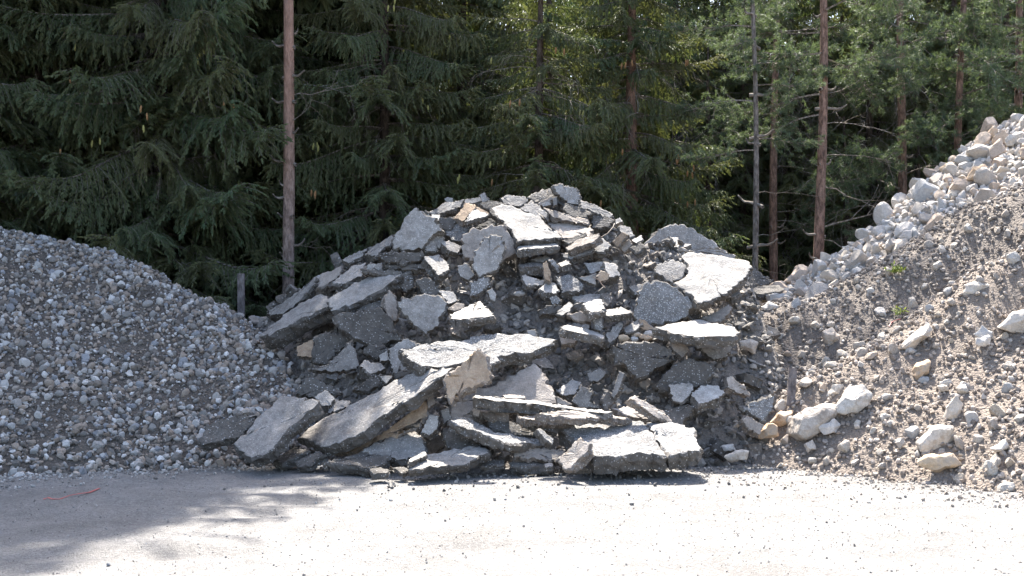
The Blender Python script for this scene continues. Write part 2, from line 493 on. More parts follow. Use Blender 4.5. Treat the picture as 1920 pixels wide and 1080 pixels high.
# yard carries on behind the camera
bm_ = mesh_np('gravel_yard', [(-60, -35, -.004), (60, -35, -.004), (60, 4.6, -.004), (-60, 4.6, -.004),
                              (-60, 4.6, -.004), (-10.9, 4.6, -.004), (-10.9, 19, -.004), (-60, 19, -.004),
                              (10.9, 4.6, -.004), (60, 4.6, -.004), (60, 19, -.004), (10.9, 19, -.004)],
              [[0, 1, 2, 3], [4, 5, 6, 7], [8, 9, 10, 11]], [M['yard']])
tag(link('gravel_yard_surround', bm_), kind='structure')
# grit strewn over the yard
n = 10500
X = rng.uniform(-7.5, 7.5, n); Y = 7.6 + 7.4 * rng.random(n) ** 1.1
R = .003 + .0085 * rng.random(n) ** 2.5 + .006 * (rng.random(n) < .012)
P = np.stack([X, Y, hyard(X, Y) + R * .35], -1)
keep = envelope(X, Y) < .02
P, R = P[keep], R[keep]
V, T, C = scatter_grains(P, R, pick_cols(len(P), [(.25, .24, .23), (.20, .19, .18), (.30, .285, .27), (.17, .16, .15), (.36, .345, .33)], 5), 6)
tag(link('yard_grit', mesh_np('yard_grit', V, T, [M['grains']], col=C)), 'fine loose grit strewn over the pale yard', 'grit', kind='stuff')

# ragged apron where the heaps spill onto the yard
n = 60000
X = rng.uniform(-7, 7, n); Y = rng.uniform(10.8, 15.2, n)
dist = -np.maximum.reduce([GH.h(X, Y) / .65, RH.h(X, Y), EH.h(X, Y) / .75])
pr = np.exp(-np.clip(dist, 0, 9) / (.20 + .22 * (1 + n2(X, Y, .9, 3, 7.0)))) * (dist > -.1)
keep = rng.random(n) < pr * .55
X, Y = X[keep], Y[keep]
R = .006 + .026 * rng.random(len(X)) ** 2.5
cl = np.where((X < -3.0)[:, None], pick_cols(len(X), [(.30, .28, .26), (.40, .38, .36), (.2, .18, .165)], 8), np.where((X < 2.5)[:, None], pick_cols(len(X), [(.16, .15, .14), (.26, .24, .22), (.12, .115, .11), (.33, .31, .29)], 9), pick_cols(len(X), [(.32, .28, .24), (.40, .36, .32), (.27, .23, .195)], 10)))
V, T, C = scatter_grains(np.stack([X, Y, hyard(X, Y) + R * .4], -1), R, cl, 61)
tag(link('spilled_crumbs', mesh_np('spilled_crumbs', V, T, [M['grains']], col=C)), 'ragged apron of crumbs and pebbles spilled along the toes of the heaps', 'crumbs', kind='stuff')

# ------------------------------------------------------------------ heaps (loose material, uncountable)
PAL_G = [(.25, .235, .22), (.33, .31, .29), (.19, .175, .16), (.42, .405, .39), (.29, .24, .20), (.23, .232, .245), (.24, .195, .16), (.52, .50, .48), (.34, .295, .255), (.15, .132, .118), (.28, .23, .19), (.12, .11, .10), (.20, .17, .145)]
PAL_R = [(.12, .112, .105), (.17, .157, .145), (.23, .21, .19), (.29, .265, .24), (.14, .132, .125), (.33, .295, .26)]
PAL_E = [(.21, .18, .155), (.26, .225, .195), (.30, .265, .235), (.19, .162, .14), (.38, .345, .31), (.24, .208, .18)]
PAL_S = [(.50, .46, .42), (.42, .40, .38), (.55, .50, .45), (.46, .38, .31), (.38, .37, .37), (.56, .53, .5)]

def sample_heap(hp, n, xr, yr, seed, zmin=-.02, off=0.0, others=()):
    r = np.random.default_rng(seed)
    X = r.uniform(*xr, n); Y = r.uniform(*yr, n)
    Z = hp.h(X, Y, off)
    ok = (Z > zmin) & (np.abs(X / Y) < .55)
    for o in others: ok &= Z > o.h(X, Y) - .1
    return X[ok], Y[ok], Z[ok]

# gravel heap on the left
hg = lambda X, Y: GH.h(X, Y) + .07 * n2(X, Y, .9, 4, 2.0) + .03 * n2(X, Y, 4, 3, 6.0)
V1, Q1 = grid_mesh(np.arange(-15, -1.7, .07), np.arange(12.9, 21.5, .07), hg)
X, Y, Z = sample_heap(GH, 30000, (-10.2, -1.8), (13.0, 19.4), 21, -.05, others=(RH,))
Z = hg(X, Y)
R = (.014 + .046 * rng.random(len(X)) ** 2.0) * np.clip(1 + .55 * n2(X, Y, 1.7, 3, 12.0) + .25 * np.clip(.8 - Z, 0, 1), .5, 1.8)
V, T, C = scatter_grains(np.stack([X, Y, Z + R * rng.uniform(-.1, .7, len(X))], -1), R, pick_cols(len(X), PAL_G, 31), 32)
o = link('gravel_heap', combine(V1, Q1, V, T, C, [M['gravelbase'], M['grains']], 'gravel_heap'))
tag(o, 'heap of grey washed gravel filling the left side', 'gravel heap', kind='stuff')

# body of the rubble mound
hr = lambda X, Y: RH.h(X, Y, .12) - .10 - .12 * np.clip((Y - 16.0) / 1.2, 0, 1) + .09 * n2(X, Y, 1.5, 4, 1.0) + .03 * n2(X, Y, 7, 3, 4.0)
V1, Q1 = grid_mesh(np.arange(-6.4, 5.4, .06), np.arange(13.4, 21.5, .06), hr)
X, Y, Z = sample_heap(RH, 16000, (-5.6, 5.0), (13.7, 19.0), 22, -.05, .2)
Z = hr(X, Y)
R = .010 + .065 * rng.random(len(X)) ** 2.6
V, T, C = scatter_grains(np.stack([X, Y, Z + R * .4], -1), R, pick_cols(len(X), PAL_R, 33), 34)
X, Y, Z = sample_heap(RH, 2600, (-5.2, 4.2), (13.8, 18.0), 27, .05, .2, others=(GH, EH))
R = .045 + .075 * rng.random(len(X)) ** 1.8
Vb, Tb, Cb = scatter_grains(np.stack([X, Y, hr(X, Y) + R * .25], -1), R, pick_cols(len(X), PAL_R, 39), 40, 0, .42, .2)
V, T, C = np.concatenate([V, Vb]), np.concatenate([T, Tb + len(V)]), np.concatenate([C, Cb])
o = link('rubble_mound', combine(V1, Q1, V, T, C, [M['mound'], M['grains']], 'rubble_mound'))
tag(o, 'dark crumbled asphalt and dirt under the broken slabs', 'rubble mound', kind='stuff')

# earth heap on the right
def he(X, Y):
    return EH.h(X, Y) + .16 * n2(X, Y, .8, 3, 5.0) * np.clip(EH.h(X, Y) * 2, 0, 1) + .055 * n2(X, Y, 2.6, 4, 8.0) + .008 * n2(X, Y, 11, 2, 2.0)
def tint_e(X, Y):
    # the rear tip is a darker, greyer soil than the dry bank in front
    t = np.clip((bank_dist(X, Y) + .1) / .8, 0, 1)[..., None]
    return (1 - t) * np.array([1.08, 1.05, 1.03]) + t * np.array([.86, .86, .87])
V1, Q1 = grid_mesh(np.arange(1.4, 10, .065), np.arange(10.5, 20, .065), he)
X, Y, Z = sample_heap(EH, 24000, (1.9, 8.5), (11.0, 18.2), 23, -.12)
Z = he(X, Y)
R = .008 + .042 * rng.random(len(X)) ** 2.6
V, T, C = scatter_grains(np.stack([X, Y, Z + R * .35], -1), R, pick_cols(len(X), PAL_E, 35) * tint_e(X, Y), 36)
o = link('earth_heap', combine(V1, Q1, V, T, C, [M['earth'], M['grains']], 'earth_heap', tint_e(V1[:, 0], V1[:, 1])))
tag(o, 'heap of dry brown earth and stones on the right', 'earth heap', kind='stuff')

# quarry stone heap behind it
hs = lambda X, Y: SH.h(X, Y) - .05 + .06 * n2(X, Y, 1.5, 3, 3.0)
V1, Q1 = grid_mesh(np.arange(2.6, 14, .1), np.arange(13.5, 23, .1), hs)
X, Y, Z = sample_heap(SH, 6000, (3.2, 10.5), (16.5, 21.5), 24, .2)
Z = hs(X, Y)
R = .03 + .06 * rng.random(len(X)) ** 1.5
V, T, C = scatter_grains(np.stack([X, Y, Z + R * .4], -1), R, pick_cols(len(X), PAL_S, 37), 38)
o = link('quarry_stone_heap', combine(V1, Q1, V, T, C, [M['stonebase'], M['grains']], 'quarry_stone_heap'))
tag(o, 'small broken stone filling the pale quarry heap behind the earth', 'stone heap', kind='stuff')
# ------------------------------------------------------------------ broken slabs
NRM = {'E': (0, -.2, .98), 'F': (0, -.30, .955), 'G': (0, -.42, .907), 'M': (0, -.55, .835), 'P': (0, -.74, .67), 'V': (0, -.93, .36)}
SIDE = {'A': 'D', 'W': 'D', 'S': 'D', 'D': 'D', 'C': 'Csd', 'T': 'Csd'}
CAT = {'asphalt_slab': 'slab', 'concrete_slab': 'slab', 'asphalt_chunk': 'chunk', 'concrete_chunk': 'chunk', 'concrete_beam': 'beam',
       'asphalt_strip': 'strip', 'stone': 'stone', 'boulder': 'boulder'}

def edge_points(p2, step, amp, r):
    out = []
    n = len(p2)
    for i in range(n):
        a, b = p2[i], p2[(i + 1) % n]
        d = b - a; L = np.linalg.norm(d)
        if L < 1e-6: continue
        k = max(1, int(round(L / step))); nn = np.array([d[1], -d[0]]) / L
        for j in range(k):
            t = j / k
            w = amp * (1 if j else .35)
            out.append(a + d * t + nn * r.normal() * w + d / L * r.normal() * w * .5)
    return np.array(out)

def slab_mesh(name, P2, e1, e2, n, thick, top, side, seed, rough=1.0):
    """P2: outline in plane coordinates. Broken edge, uneven top, ragged underside."""
    r = np.random.default_rng(seed)
    size = np.sqrt(abs(np.sum(P2[:, 0] * np.roll(P2[:, 1], -1) - np.roll(P2[:, 0], -1) * P2[:, 1])) / 2) + .02
    area = np.sum(P2[:, 0] * np.roll(P2[:, 1], -1) - np.roll(P2[:, 0], -1) * P2[:, 1])
    if area < 0: P2 = P2[::-1]
    step = min(.05, max(.022, size / 14))
    E = edge_points(P2, step, min(.016, size * .028), r)
    m = len(E); c = E.mean(0)
    t = np.roll(E, -1, 0) - np.roll(E, 1, 0); t /= (np.linalg.norm(t, axis=1)[:, None] + 1e-9)
    out = np.stack([t[:, 1], -t[:, 0]], -1)
    bev = min(.012, size * .03)
    rings = []   # (2d points, depth)
    so = r.uniform(0, 50)
    def hn(p, a): return a * fbm(np.stack([p[:, 0] * 3.5 + so, p[:, 1] * 3.5, np.full(len(p), so)], -1), 5, .6)
    ua = min(.016, size * .03) * rough
    curl = r.uniform(-.03, .03) * size
    def top_z(p): 
        q = p - c
        return hn(p, ua) + curl * (np.sum(q * q, 1) / (size * size) - .3)
    chip = np.clip(.6 + 1.6 * fbm(np.stack([E[:, 0] * 11 + so, E[:, 1] * 11, np.full(m, 2.2)], -1), 3), .15, 3.2)
    inner = E - out * (bev * (chip + .5 * r.random(m)))[:, None]
    fr = [.35, .62, .82, .93] if size < .5 else [.12, .24, .36, .47, .57, .66, .74, .82, .89, .95]
    for f in fr:
        p = c + (inner - c) * f
        rings.append((p, top_z(p)))
    rings.append((inner, top_z(inner)))
    ez = top_z(E) - bev * .9 * chip
    wob = r.uniform(.6, 1.0)
    for f in (.10, .4, .72, 1.0):
        j = fbm(np.stack([E[:, 0] * 9 + so, E[:, 1] * 9, np.full(m, f * 3.1)], -1), 3)[:, None]
        under = -out * (max(0, f - .4) ** 1.5) * thick * .35 * wob
        p = E + out * (j * min(.030, thick * .22)) + under + r.normal(size=(m, 2)) * min(.004, thick * .03)
        zz = ez - thick * f * (1 + .12 * vnoise(np.stack([E[:, 0] * 4, E[:, 1] * 4 + so, np.full(m, .5)], -1)) * (f > .5))
        rings.append((p, zz))
    p = c + (rings[-1][0] - c) * .5
    rings.append((p, np.full(m, -thick * 1.02) + hn(p, ua)))
    V = []; polys = []; mi = []; sm = []
    nt = len(fr)           # ring index of `inner`
    for p, z in rings:
        V.append(p[:, :1] * e1 + p[:, 1:] * e2 + np.asarray(z)[:, None] * n)
    V = np.concatenate(V)
    k = len(rings)
    ct = c[0] * e1 + c[1] * e2 + top_z(c[None])[0] * n
    cb = c[0] * e1 + c[1] * e2 - thick * n
    V = np.concatenate([V, [ct, cb]])
    ic, ib = len(V) - 2, len(V) - 1
    for i in range(m):
        j = (i + 1) % m
        polys.append([ic, i, j]); mi.append(0); sm.append(True)
        for q in range(k - 1):
            a = q * m
            polys.append([a + i, a + m + i, a + m + j, a + j]); mi.append(0 if q < nt else 1); sm.append(q < nt)
        polys.append([(k - 1) * m + i, ib, (k - 1) * m + j]); mi.append(1); sm.append(False)
    return mesh_np(name, V, polys, [top, side], mi, np.array(sm))

def nvec(code):
    b = np.array(NRM[code[0]], float)
    if len(code) > 1: b[0] = int(code[1:]) / 10.0
    return b / np.linalg.norm(b)

SEED = [100]
def slab(name, kind, code, thick, layer, pts, label):
    SEED[0] += 1
    n = nvec(code)
    U = np.array([[float(a) for a in s.split(',')] for s in pts.split()])
    R3 = np.array([ray(u, v) for u, v in U])
    ym = np.array([first_hit(u, v) for u, v in U])
    dn = R3 @ n
    lift = .03 + .13 * layer
    D = np.max((ym - lift) * dn)
    # keep the plane within reach of the mound even if one far corner pulls it forward
    ymid = np.median(ym); Dm = np.median((ym - lift - .55) * dn)
    D = min(D, Dm)
    y = D / dn
    W = R3 * y[:, None] + np.array([0, 0, CAMH])
    c = W.mean(0)
    e1 = np.cross([0, 1, 0], n); e1 /= np.linalg.norm(e1); e2 = np.cross(n, e1)
    Q = W - c
    P2 = np.stack([Q @ e1, Q @ e2], -1)
    me = slab_mesh(name, P2, e1, e2, n, thick, M[kind], M[SIDE[kind]], SEED[0], 2.0 if kind == 'S' else 1.0)
    o = link(name, me, None, c)
    tag(o, label, CAT[name])
    return o

AS, CS, AC, CC, CB, ST = 'asphalt_slab', 'concrete_slab', 'asphalt_chunk', 'concrete_chunk', 'concrete_beam', 'asphalt_strip'
SLABS = [
# ---- crest of the pile
(AS,'D','P',.16,0,"987,371 1015,356 1030,352 1066,378 1058,388 1037,374 1005,380","dark asphalt slab sloping left of the topmost piece"),
(AS,'A','V',.16,1,"1035,346 1052,345 1080,352 1089,368 1088,386 1066,382 1040,358","grey asphalt slab standing highest at the pile's peak"),
(AS,'A','P3',.12,0,"1087,372 1120,385 1151,402 1146,411 1115,399 1090,389","pale grey slab running down right from the peak"),
(AS,'D','P1',.14,1,"1060,380 1095,388 1112,401 1090,409 1074,406 1057,394","dark tar-edged slab just below the peak on its right"),
(AS,'D','P',.16,0,"1110,403 1130,401 1151,413 1141,427 1110,427","blackish chunky slab at the right shoulder under the crest"),
(CB,'C','P1',.1,1,"1018,389 1040,394 1104,411 1105,421 1070,416 1036,408","beige broken bar lying below the peak, sloping right"),
(CS,'C','M',.14,0,"1013,409 1065,409 1108,427 1108,443 1056,446 1030,427","dull beige slab behind the bright white one, right of it"),
(AS,'A','P-2',.14,1,"975,391 995,375 1026,398 1026,411 1002,408","grey wedge of slab left of the peak"),
(AS,'A','P',.12,0,"937,371 950,365 985,369 991,378 976,388 944,383","flat grey slab at the crest left of the peak"),
(AC,'C','V',.1,1,"1008,382 1034,369 1035,374 1018,386","small brown strip tucked under the peak's left side"),
(AC,'W','V',.1,1,"1016,382 1032,376 1034,384 1018,388","small pale lump tucked under the peak's left side"),
(AC,'A','V',.1,2,"1036,372 1044,368 1045,384 1038,386","small upright grey flake leaning just below the peak"),
(AC,'A','V',.09,1,"900,365 908,361 916,375 904,380","small upright block poking up on the crest's left half"),
(AS,'D','P',.14,0,"896,380 930,376 955,382 925,392 905,392","dark slab at the crest between tan block and flat slab"),
(AS,'A','P',.1,0,"868,375 900,369 904,377 888,382 872,381","thin grey slab on the crest above the tan block"),
(AC,'A','V',.1,1,"833,373 840,369 850,371 849,379 838,381","small grey lump at the crest's left end"),
(AS,'A','P-2',.15,0,"804,398 832,381 870,373 866,386 842,396 815,404","grey slab at the crest's far left, above the dark gap"),
(AC,'W','M',.08,1,"808,402 826,402 823,413 812,415","small pale plate right of the pointed slab's tip"),
(AC,'D','V',.2,0,"818,408 846,406 856,416 846,432 826,430","black broken chunk right of the pointed slab"),
(CC,'T','P-3',.1,1,"850,411 872,379 893,385 888,396 868,416","tan sandy block near the crest, tilted left"),
(CC,'T','P4',.1,0,"892,386 914,396 918,401 905,402 888,394","thin tan flake right of the tan block"),
(AC,'W','M',.09,2,"870,416 886,391 917,402 910,408","small white triangular plate beside the tan block"),
(AS,'S','P',.2,0,"833,428 850,417 910,406 942,420 920,426 884,428 868,442 865,456 842,449","dark speckled slab above the leaning beige one"),
(AC,'A','P3',.12,1,"827,455 840,450 866,462 858,476 838,469","grey chunk below the dark speckled slab"),
(AS,'W','M1',.13,2,"919,389 940,382 975,392 1015,410 1054,442 1052,446 1017,449 970,452 960,434 942,416","large bright white slab in sun near the crest"),
(CB,'W','F',.09,2,"968,462 1010,455 1045,455 1047,461 1015,466 971,468","pale slab edge directly under the large bright white one"),
(CS,'C','V',.14,1,"866,440 882,428 945,422 960,445 970,470 960,482 940,488 905,498 887,492 868,480","large beige slab leaning behind the narrow upright slab"),
(AS,'A','V-1',.13,3,"908,442 925,441 940,443 948,466 932,507 897,520 887,505 891,474","narrow upright grey slab propped on the beige slab"),
# ---- left shoulder
(AS,'A','V-2',.15,2,"777,390 803,402 832,432 812,440 795,463 770,471 737,468 735,450 757,410","pointed pale grey slab jutting up at the left shoulder"),
(AS,'A','V2',.12,1,"810,440 832,433 833,456 818,473 795,470 800,456","grey slab peeking out right of the pointed slab"),
(AS,'D','V',.12,2,"707,480 722,473 790,471 798,478 785,490 755,495 722,492","lens-shaped dark slab edge under the pointed slab"),
(AC,'D','V',.15,1,"718,495 760,497 801,491 798,505 770,508 724,503","second dark edge below the lens-shaped slab"),
(AS,'A','P-3',.12,1,"681,478 702,460 738,440 737,456 718,468 706,482","pale slab left of the pointed slab on the skyline"),
(AS,'A','P-3',.1,0,"640,488 672,470 690,465 680,480 652,495","small grey slab on the left skyline beyond the pale one"),
(AS,'A','M-3',.14,2,"620,530 660,498 687,492 681,516 641,534","pale rectangular slab left of the shoulder with dark lower edge"),
(AC,'A','V',.14,2,"685,512 690,496 717,492 718,511 696,518","squarish grey block right of the pale rectangular slab"),
(AS,'C','P-4',.14,1,"583,542 605,511 641,499 636,517 615,533 588,545","brownish grey slab on the left slope below the skyline"),
(AS,'A','P-5',.2,1,"497,590 520,571 560,546 592,520 594,530 580,545 560,566 530,590","long dark slab climbing the pile's far left edge"),
(AS,'W','M-3',.15,3,"617,561 627,552 672,527 692,517 753,514 740,525 717,543 685,557 660,570 620,584","long pale slab across the left slope, dark broken front"),
(AS,'A','M-4',.27,3,"484,632 500,617 540,583 565,565 590,555 610,552 619,562 617,575 560,600 510,628","thick slab with wide dark side at the pile's left"),
(AS,'D','V',.2,1,"622,592 642,585 670,582 717,575 735,600 751,635 720,646 710,655 670,637 635,618","big blackish slab below the long pale slab"),
(AC,'D','P',.12,2,"668,580 690,568 717,562 721,574 692,584","brownish dark chunk wedged under the long pale slab"),
(AC,'C','V3',.1,2,"719,560 730,544 743,556 747,600 736,606 726,590","upright thin slab standing right of the long pale slab"),
(AS,'D','V',.15,0,"676,505 725,505 770,512 775,540 760,548 720,520","dark tarry slab face behind the upright thin slab"),
(AS,'A','V1',.16,2,"746,565 790,551 822,552 837,567 832,588 825,607 800,627 785,617 757,592","kite-shaped grey slab in the middle of the left slope"),
(AC,'W','M2',.15,2,"792,481 822,478 840,492 843,505 823,517 809,500","white wedge-shaped block below the pointed slab"),
(AS,'D','V',.14,1,"778,526 804,520 826,546 820,558 795,553","dark slab piece above the kite-shaped slab"),
(AC,'W','P1',.07,2,"821,544 850,547 858,563 842,571 830,556","small white triangular plate right of the kite-shaped slab"),
(CC,'C','P',.1,2,"839,579 856,567 871,570 869,578 852,584","flat brown lump just above the broad white plate"),
(CS,'A','F',.1,3,"842,590 870,577 900,566 929,592 900,597 865,601 846,599","broad white plate left of centre with dark beneath"),
(AC,'D','V-3',.07,2,"868,612 884,597 893,600 880,618 870,622","dark tilted chip under the broad white plate's left end"),
(AC,'D','V-5',.06,3,"880,615 915,595 919,601 886,622","dark sliver leaning under the broad white plate"),
(AC,'D','V',.2,1,"905,602 932,596 941,612 925,622 908,616","dark lump under the broad white plate's right end"),
# ---- right of the crest
(CB,'W','P-2',.08,2,"1126,425 1162,407 1168,415 1130,431","short pale bar sticking out at the right shoulder"),
(CB,'C','M-3',.1,3,"1060,465 1080,450 1122,436 1127,442 1112,455 1063,470","beige tilted slab with sandy edge right of the white slab"),
(AC,'D','P-2',.1,2,"1053,451 1078,442 1098,435 1101,440 1066,458","dark slab just behind the beige tilted one"),
(AS,'A','P-1',.14,2,"1052,474 1085,468 1113,464 1111,473 1072,486 1057,483","grey slab beneath the beige tilted one"),
(CC,'W','P',.14,2,"1112,462 1130,446 1146,460 1132,473 1115,471","whitish block right of the beige tilted slab"),
(CC,'T','V-5',.09,2,"1149,453 1167,434 1178,440 1157,463","tan elongated lump on the right shoulder"),
(CC,'C','V-4',.1,1,"1159,462 1180,448 1186,460 1170,473","brown angular lump below the tan elongated one"),
(CC,'W','M-2',.08,2,"1184,450 1202,441 1205,449 1192,456","tiny pale block on the right shoulder's outer edge"),
(AC,'D','P-3',.12,2,"1182,464 1202,453 1211,463 1193,476","dark block under the tiny pale one"),
(AC,'A','P',.14,1,"1162,420 1182,427 1191,442 1175,446 1160,432","grey lump at the outer end of the right shoulder"),
(AS,'A','V1',.18,2,"1192,482 1212,452 1232,431 1267,418 1305,432 1330,447 1362,470 1380,478 1377,486 1340,484 1280,480 1235,490 1217,499 1200,494","big grey dome-shaped slab standing on the right skyline"),
(CS,'W','M1',.12,3,"1277,481 1292,473 1340,478 1405,489 1411,500 1400,520 1370,545 1335,564 1307,569 1295,552 1262,531 1282,520 1290,497","large smooth pale slab tilted below the dome-shaped one"),
(AS,'A','P',.13,3,"1227,510 1232,495 1262,485 1290,497 1281,519 1262,530 1246,522","small grey slab overlapping the large smooth slab's left"),
(AS,'S','V',.18,3,"1187,592 1196,558 1207,532 1232,525 1257,532 1292,552 1305,575 1285,597 1237,611 1197,603","big rounded slab of coarse speckled aggregate facing out"),
(AC,'D','P2',.16,1,"1405,510 1415,498 1432,515 1457,530 1442,534 1405,537 1394,531","dark slab corner right of the large smooth slab"),
(AS,'D','F',.12,2,"1385,552 1400,541 1430,535 1462,535 1477,545 1425,552","flat dark slab at the pile's right end"),
(CC,'A','M-2',.1,2,"1358,553 1387,541 1387,551 1372,560","pale wedge between flat dark slab and smooth slab"),
(CS,'C','P-3',.1,2,"1315,597 1367,570 1372,581 1350,603 1330,604","beige triangular slab above the wide flat pale slab"),
# ---- centre
(CC,'T','V1',.1,3,"1017,496 1025,489 1033,508 1033,529 1021,523","narrow tan stub standing upright in the centre"),
(CC,'S','V4',.08,2,"1029,488 1037,486 1057,507 1046,512","short speckled bar leaning right of the tan stub"),
(AC,'W','P1',.08,2,"977,517 987,515 1023,527 1017,535 985,537","white broken plate left of the upright tan stub"),
(AC,'W','M',.13,2,"1011,542 1020,531 1040,529 1048,545 1040,551 1018,549","pale block at the foot of the upright tan stub"),
(AC,'S','P1',.14,2,"1040,517 1070,512 1096,532 1092,547 1055,550","speckled squarish chunk right of the tan stub"),
(AC,'W','V',.06,2,"1085,521 1120,512 1118,535 1105,531","small white triangle near the orange lump"),
(AC,'A','P',.13,1,"1094,493 1132,489 1138,505 1108,513","grey block left of the twin block in the centre right"),
(AC,'A','P3',.13,2,"1132,490 1155,495 1163,517 1143,521 1134,505","grey block right above the orange lump"),
(CC,'T','V2',.1,3,"1120,518 1128,507 1143,514 1138,525 1126,528","orange brick-coloured lump beside a small white triangle"),
(AC,'D','F',.12,1,"972,494 1015,490 1018,498 978,503","dark low block above the white broken plate"),
(AC,'A','P',.1,1,"994,487 1025,477 1033,485 1017,493","grey sloping chip below the pale slab edge"),
(AC,'A','F-2',.1,2,"1045,494 1065,485 1070,493 1053,501","grey brick-like block right of the leaning speckled bar"),
(AC,'A','V',.12,2,"857,498 875,495 891,515 878,525 862,518","pale grey chunk left of the narrow upright slab's foot"),
(AC,'S','V-2',.12,2,"880,528 915,520 918,532 896,552 880,556","speckled chunk below the narrow upright slab"),
(AC,'W','V',.1,3,"914,546 922,539 932,552 928,565 918,560","small white lump under the speckled chunk"),
(AC,'A','M',.14,1,"1068,551 1132,550 1131,563 1100,567 1077,567","grey slab behind the twin white plates"),
(AC,'D','P4',.12,2,"1128,552 1147,548 1148,568 1138,575 1130,568","dark block at the right end behind the twin white plates"),
(AC,'W','M-3',.1,3,"1042,588 1067,565 1077,571 1070,582 1054,592","white chip at the left of the twin white plates"),
(CS,'W','F1',.09,4,"1091,568 1127,560 1136,577 1132,581 1107,587","left one of the twin sunlit white plates at centre"),
(CS,'W','F',.1,3,"1132,581 1165,574 1187,586 1150,591 1132,590","right one of the twin sunlit white plates at centre"),
(AC,'D','V3',.1,3,"1075,571 1090,567 1108,587 1098,590 1082,582","dark tilted chip between the white chip and twin plates"),
(CC,'S','V',.1,4,"1112,590 1127,586 1131,612 1125,621 1116,617","stubby speckled post standing under the twin plates"),
(CC,'C','V1',.12,3,"1066,590 1087,583 1111,592 1111,604 1078,601","rounded brown bar under the twin white plates"),
(AC,'D','V',.14,2,"1010,580 1025,572 1053,571 1051,587 1013,591","dark brick-shaped block left of the white chip"),
(AC,'S','V-1',.1,2,"1030,558 1044,553 1051,563 1046,572 1035,570","small rough lump above the dark brick-shaped block"),
(AS,'W','E2',.1,4,"1050,612 1062,609 1100,617 1136,630 1132,634 1095,626 1052,616","thin dark strip with white upper rim at centre"),
(AC,'A','P3',.14,3,"1135,628 1160,602 1171,607 1156,636 1141,646","grey rounded bar leaning right of the dark white-rimmed strip"),
(AC,'C','P',.1,2,"1048,628 1060,620 1085,632 1078,644 1052,646","beige chunk under the dark white-rimmed strip"),
(CC,'A','M-3',.1,3,"1167,617 1200,596 1206,607 1190,621 1173,624","pale oblong block left of an orange-ended stone"),
(CC,'T','V3',.1,3,"1201,597 1212,603 1226,615 1215,620 1200,615","orange-ended stone below the coarse speckled slab"),
# ---- right middle
(AS,'A','F',.13,4,"1225,615 1262,606 1310,598 1350,607 1380,615 1384,629 1340,632 1310,634 1265,626","wide pale slab lying flat right of centre, dark broken front"),
(AS,'A','V',.12,2,"1305,648 1375,646 1371,660 1355,675 1335,673","grey triangular face under the wide flat pale slab"),
(AS,'D','V',.18,2,"1149,646 1215,640 1245,647 1273,667 1250,683 1200,711 1182,698 1152,673","large black asphalt slab right of centre"),
(AS,'D','V',.16,2,"1225,722 1270,678 1295,672 1335,682 1339,700 1325,718 1300,731 1250,736","dark brownish slab below right of the large black one"),
(CC,'C','V1',.12,3,"1257,642 1285,642 1293,657 1280,673 1262,655","beige chunk between black slab and wide flat slab"),
(CC,'W','P',.17,3,"1254,721 1300,717 1301,729 1290,745 1276,755 1262,752","white squarish block right of the black slab"),
(CC,'W','M',.14,3,"1294,740 1315,723 1345,722 1360,737 1346,748 1310,760","white hexagonal block with a dirt patch on top"),
(CC,'C','V3',.12,2,"1362,706 1372,705 1400,725 1408,742 1390,739 1362,728","beige wedge at the edge of the brown earth"),
(AS,'S','V2',.13,3,"1389,763 1425,748 1453,740 1448,769 1432,790 1407,778","triangular speckled slab near the wooden board"),
(CC,'C','V3',.14,3,"1391,786 1400,780 1433,797 1423,816 1400,801","brown stone-like chunk below the triangular slab"),
(AC,'D','P-2',.15,2,"1240,771 1290,756 1303,763 1275,798 1257,796","dark slab piece under the two white blocks"),
(CB,'C','P5',.1,4,"1180,746 1188,740 1230,764 1258,783 1261,794 1225,780","brownish beam slanting down behind the big front slabs"),
(CB,'A','V-6',.08,4,"1145,741 1160,696 1170,700 1160,735 1150,748","thin grey bar sticking up out of the dark dirt"),
(AC,'W','M-3',.1,2,"1042,733 1072,711 1090,716 1077,740 1060,742","pale block right of the large triangular slab"),
(AC,'A','V',.14,3,"1072,752 1090,721 1112,737 1108,752 1130,767 1084,764","grey angular slab right of the pale block"),
(AC,'D','V3',.12,3,"1140,730 1128,747 1137,768 1156,753 1150,738","dark chunk at the foot of the thin grey bar"),
(CS,'C','M',.12,3,"1147,766 1185,760 1223,788 1190,784","brownish plate behind the big front slabs"),
(AC,'A','V-2',.1,2,"1100,700 1125,690 1140,700 1122,716 1105,714","small grey chip in the dark dirt hollow"),
# ---- centre front
(AS,'A','V',.16,2,"727,651 760,635 790,647 752,657 780,683 735,702","dark grey slab behind the long white-topped slab's left end"),
(AS,'S','G1',.16,4,"750,656 790,648 860,637 905,625 960,629 988,625 1048,640 1035,648 1000,661 960,665 940,668 920,687 860,683 790,688 770,678","long sunlit speckled slab across the pile's middle"),
(CC,'W','V',.08,3,"988,620 1003,617 1007,631 992,634","tiny white cube behind the long sunlit slab"),
(CS,'C','P',.14,4,"842,758 870,741 920,720 1000,681 1015,690 1033,722 1050,757 960,766 890,788 840,795","large triangular concrete slab in the middle front"),
(CC,'T','V-2',.13,9,"830,712 870,678 895,653 910,665 922,700 920,712 875,732 846,758 835,736","tan sandy slab leaning before the triangular concrete"),
(AS,'W','E1',.12,6,"889,746 930,744 1005,751 1075,761 1148,774 1140,777 1005,757 895,750","long thin black-sided strip lying across the front"),
(CB,'C','F2',.08,5,"1005,771 1057,769 1120,774 1187,781 1183,785 1083,785 1040,780","brown flat beam just below the long black-sided strip"),
(CB,'C','F2',.09,5,"970,779 1027,779 1080,791 1062,793 985,786","short beige beam under the brown flat beam"),
(CB,'C','F',.11,5,"896,770 925,767 950,770 957,775 920,776","short chunky bar under the long strip's left end"),
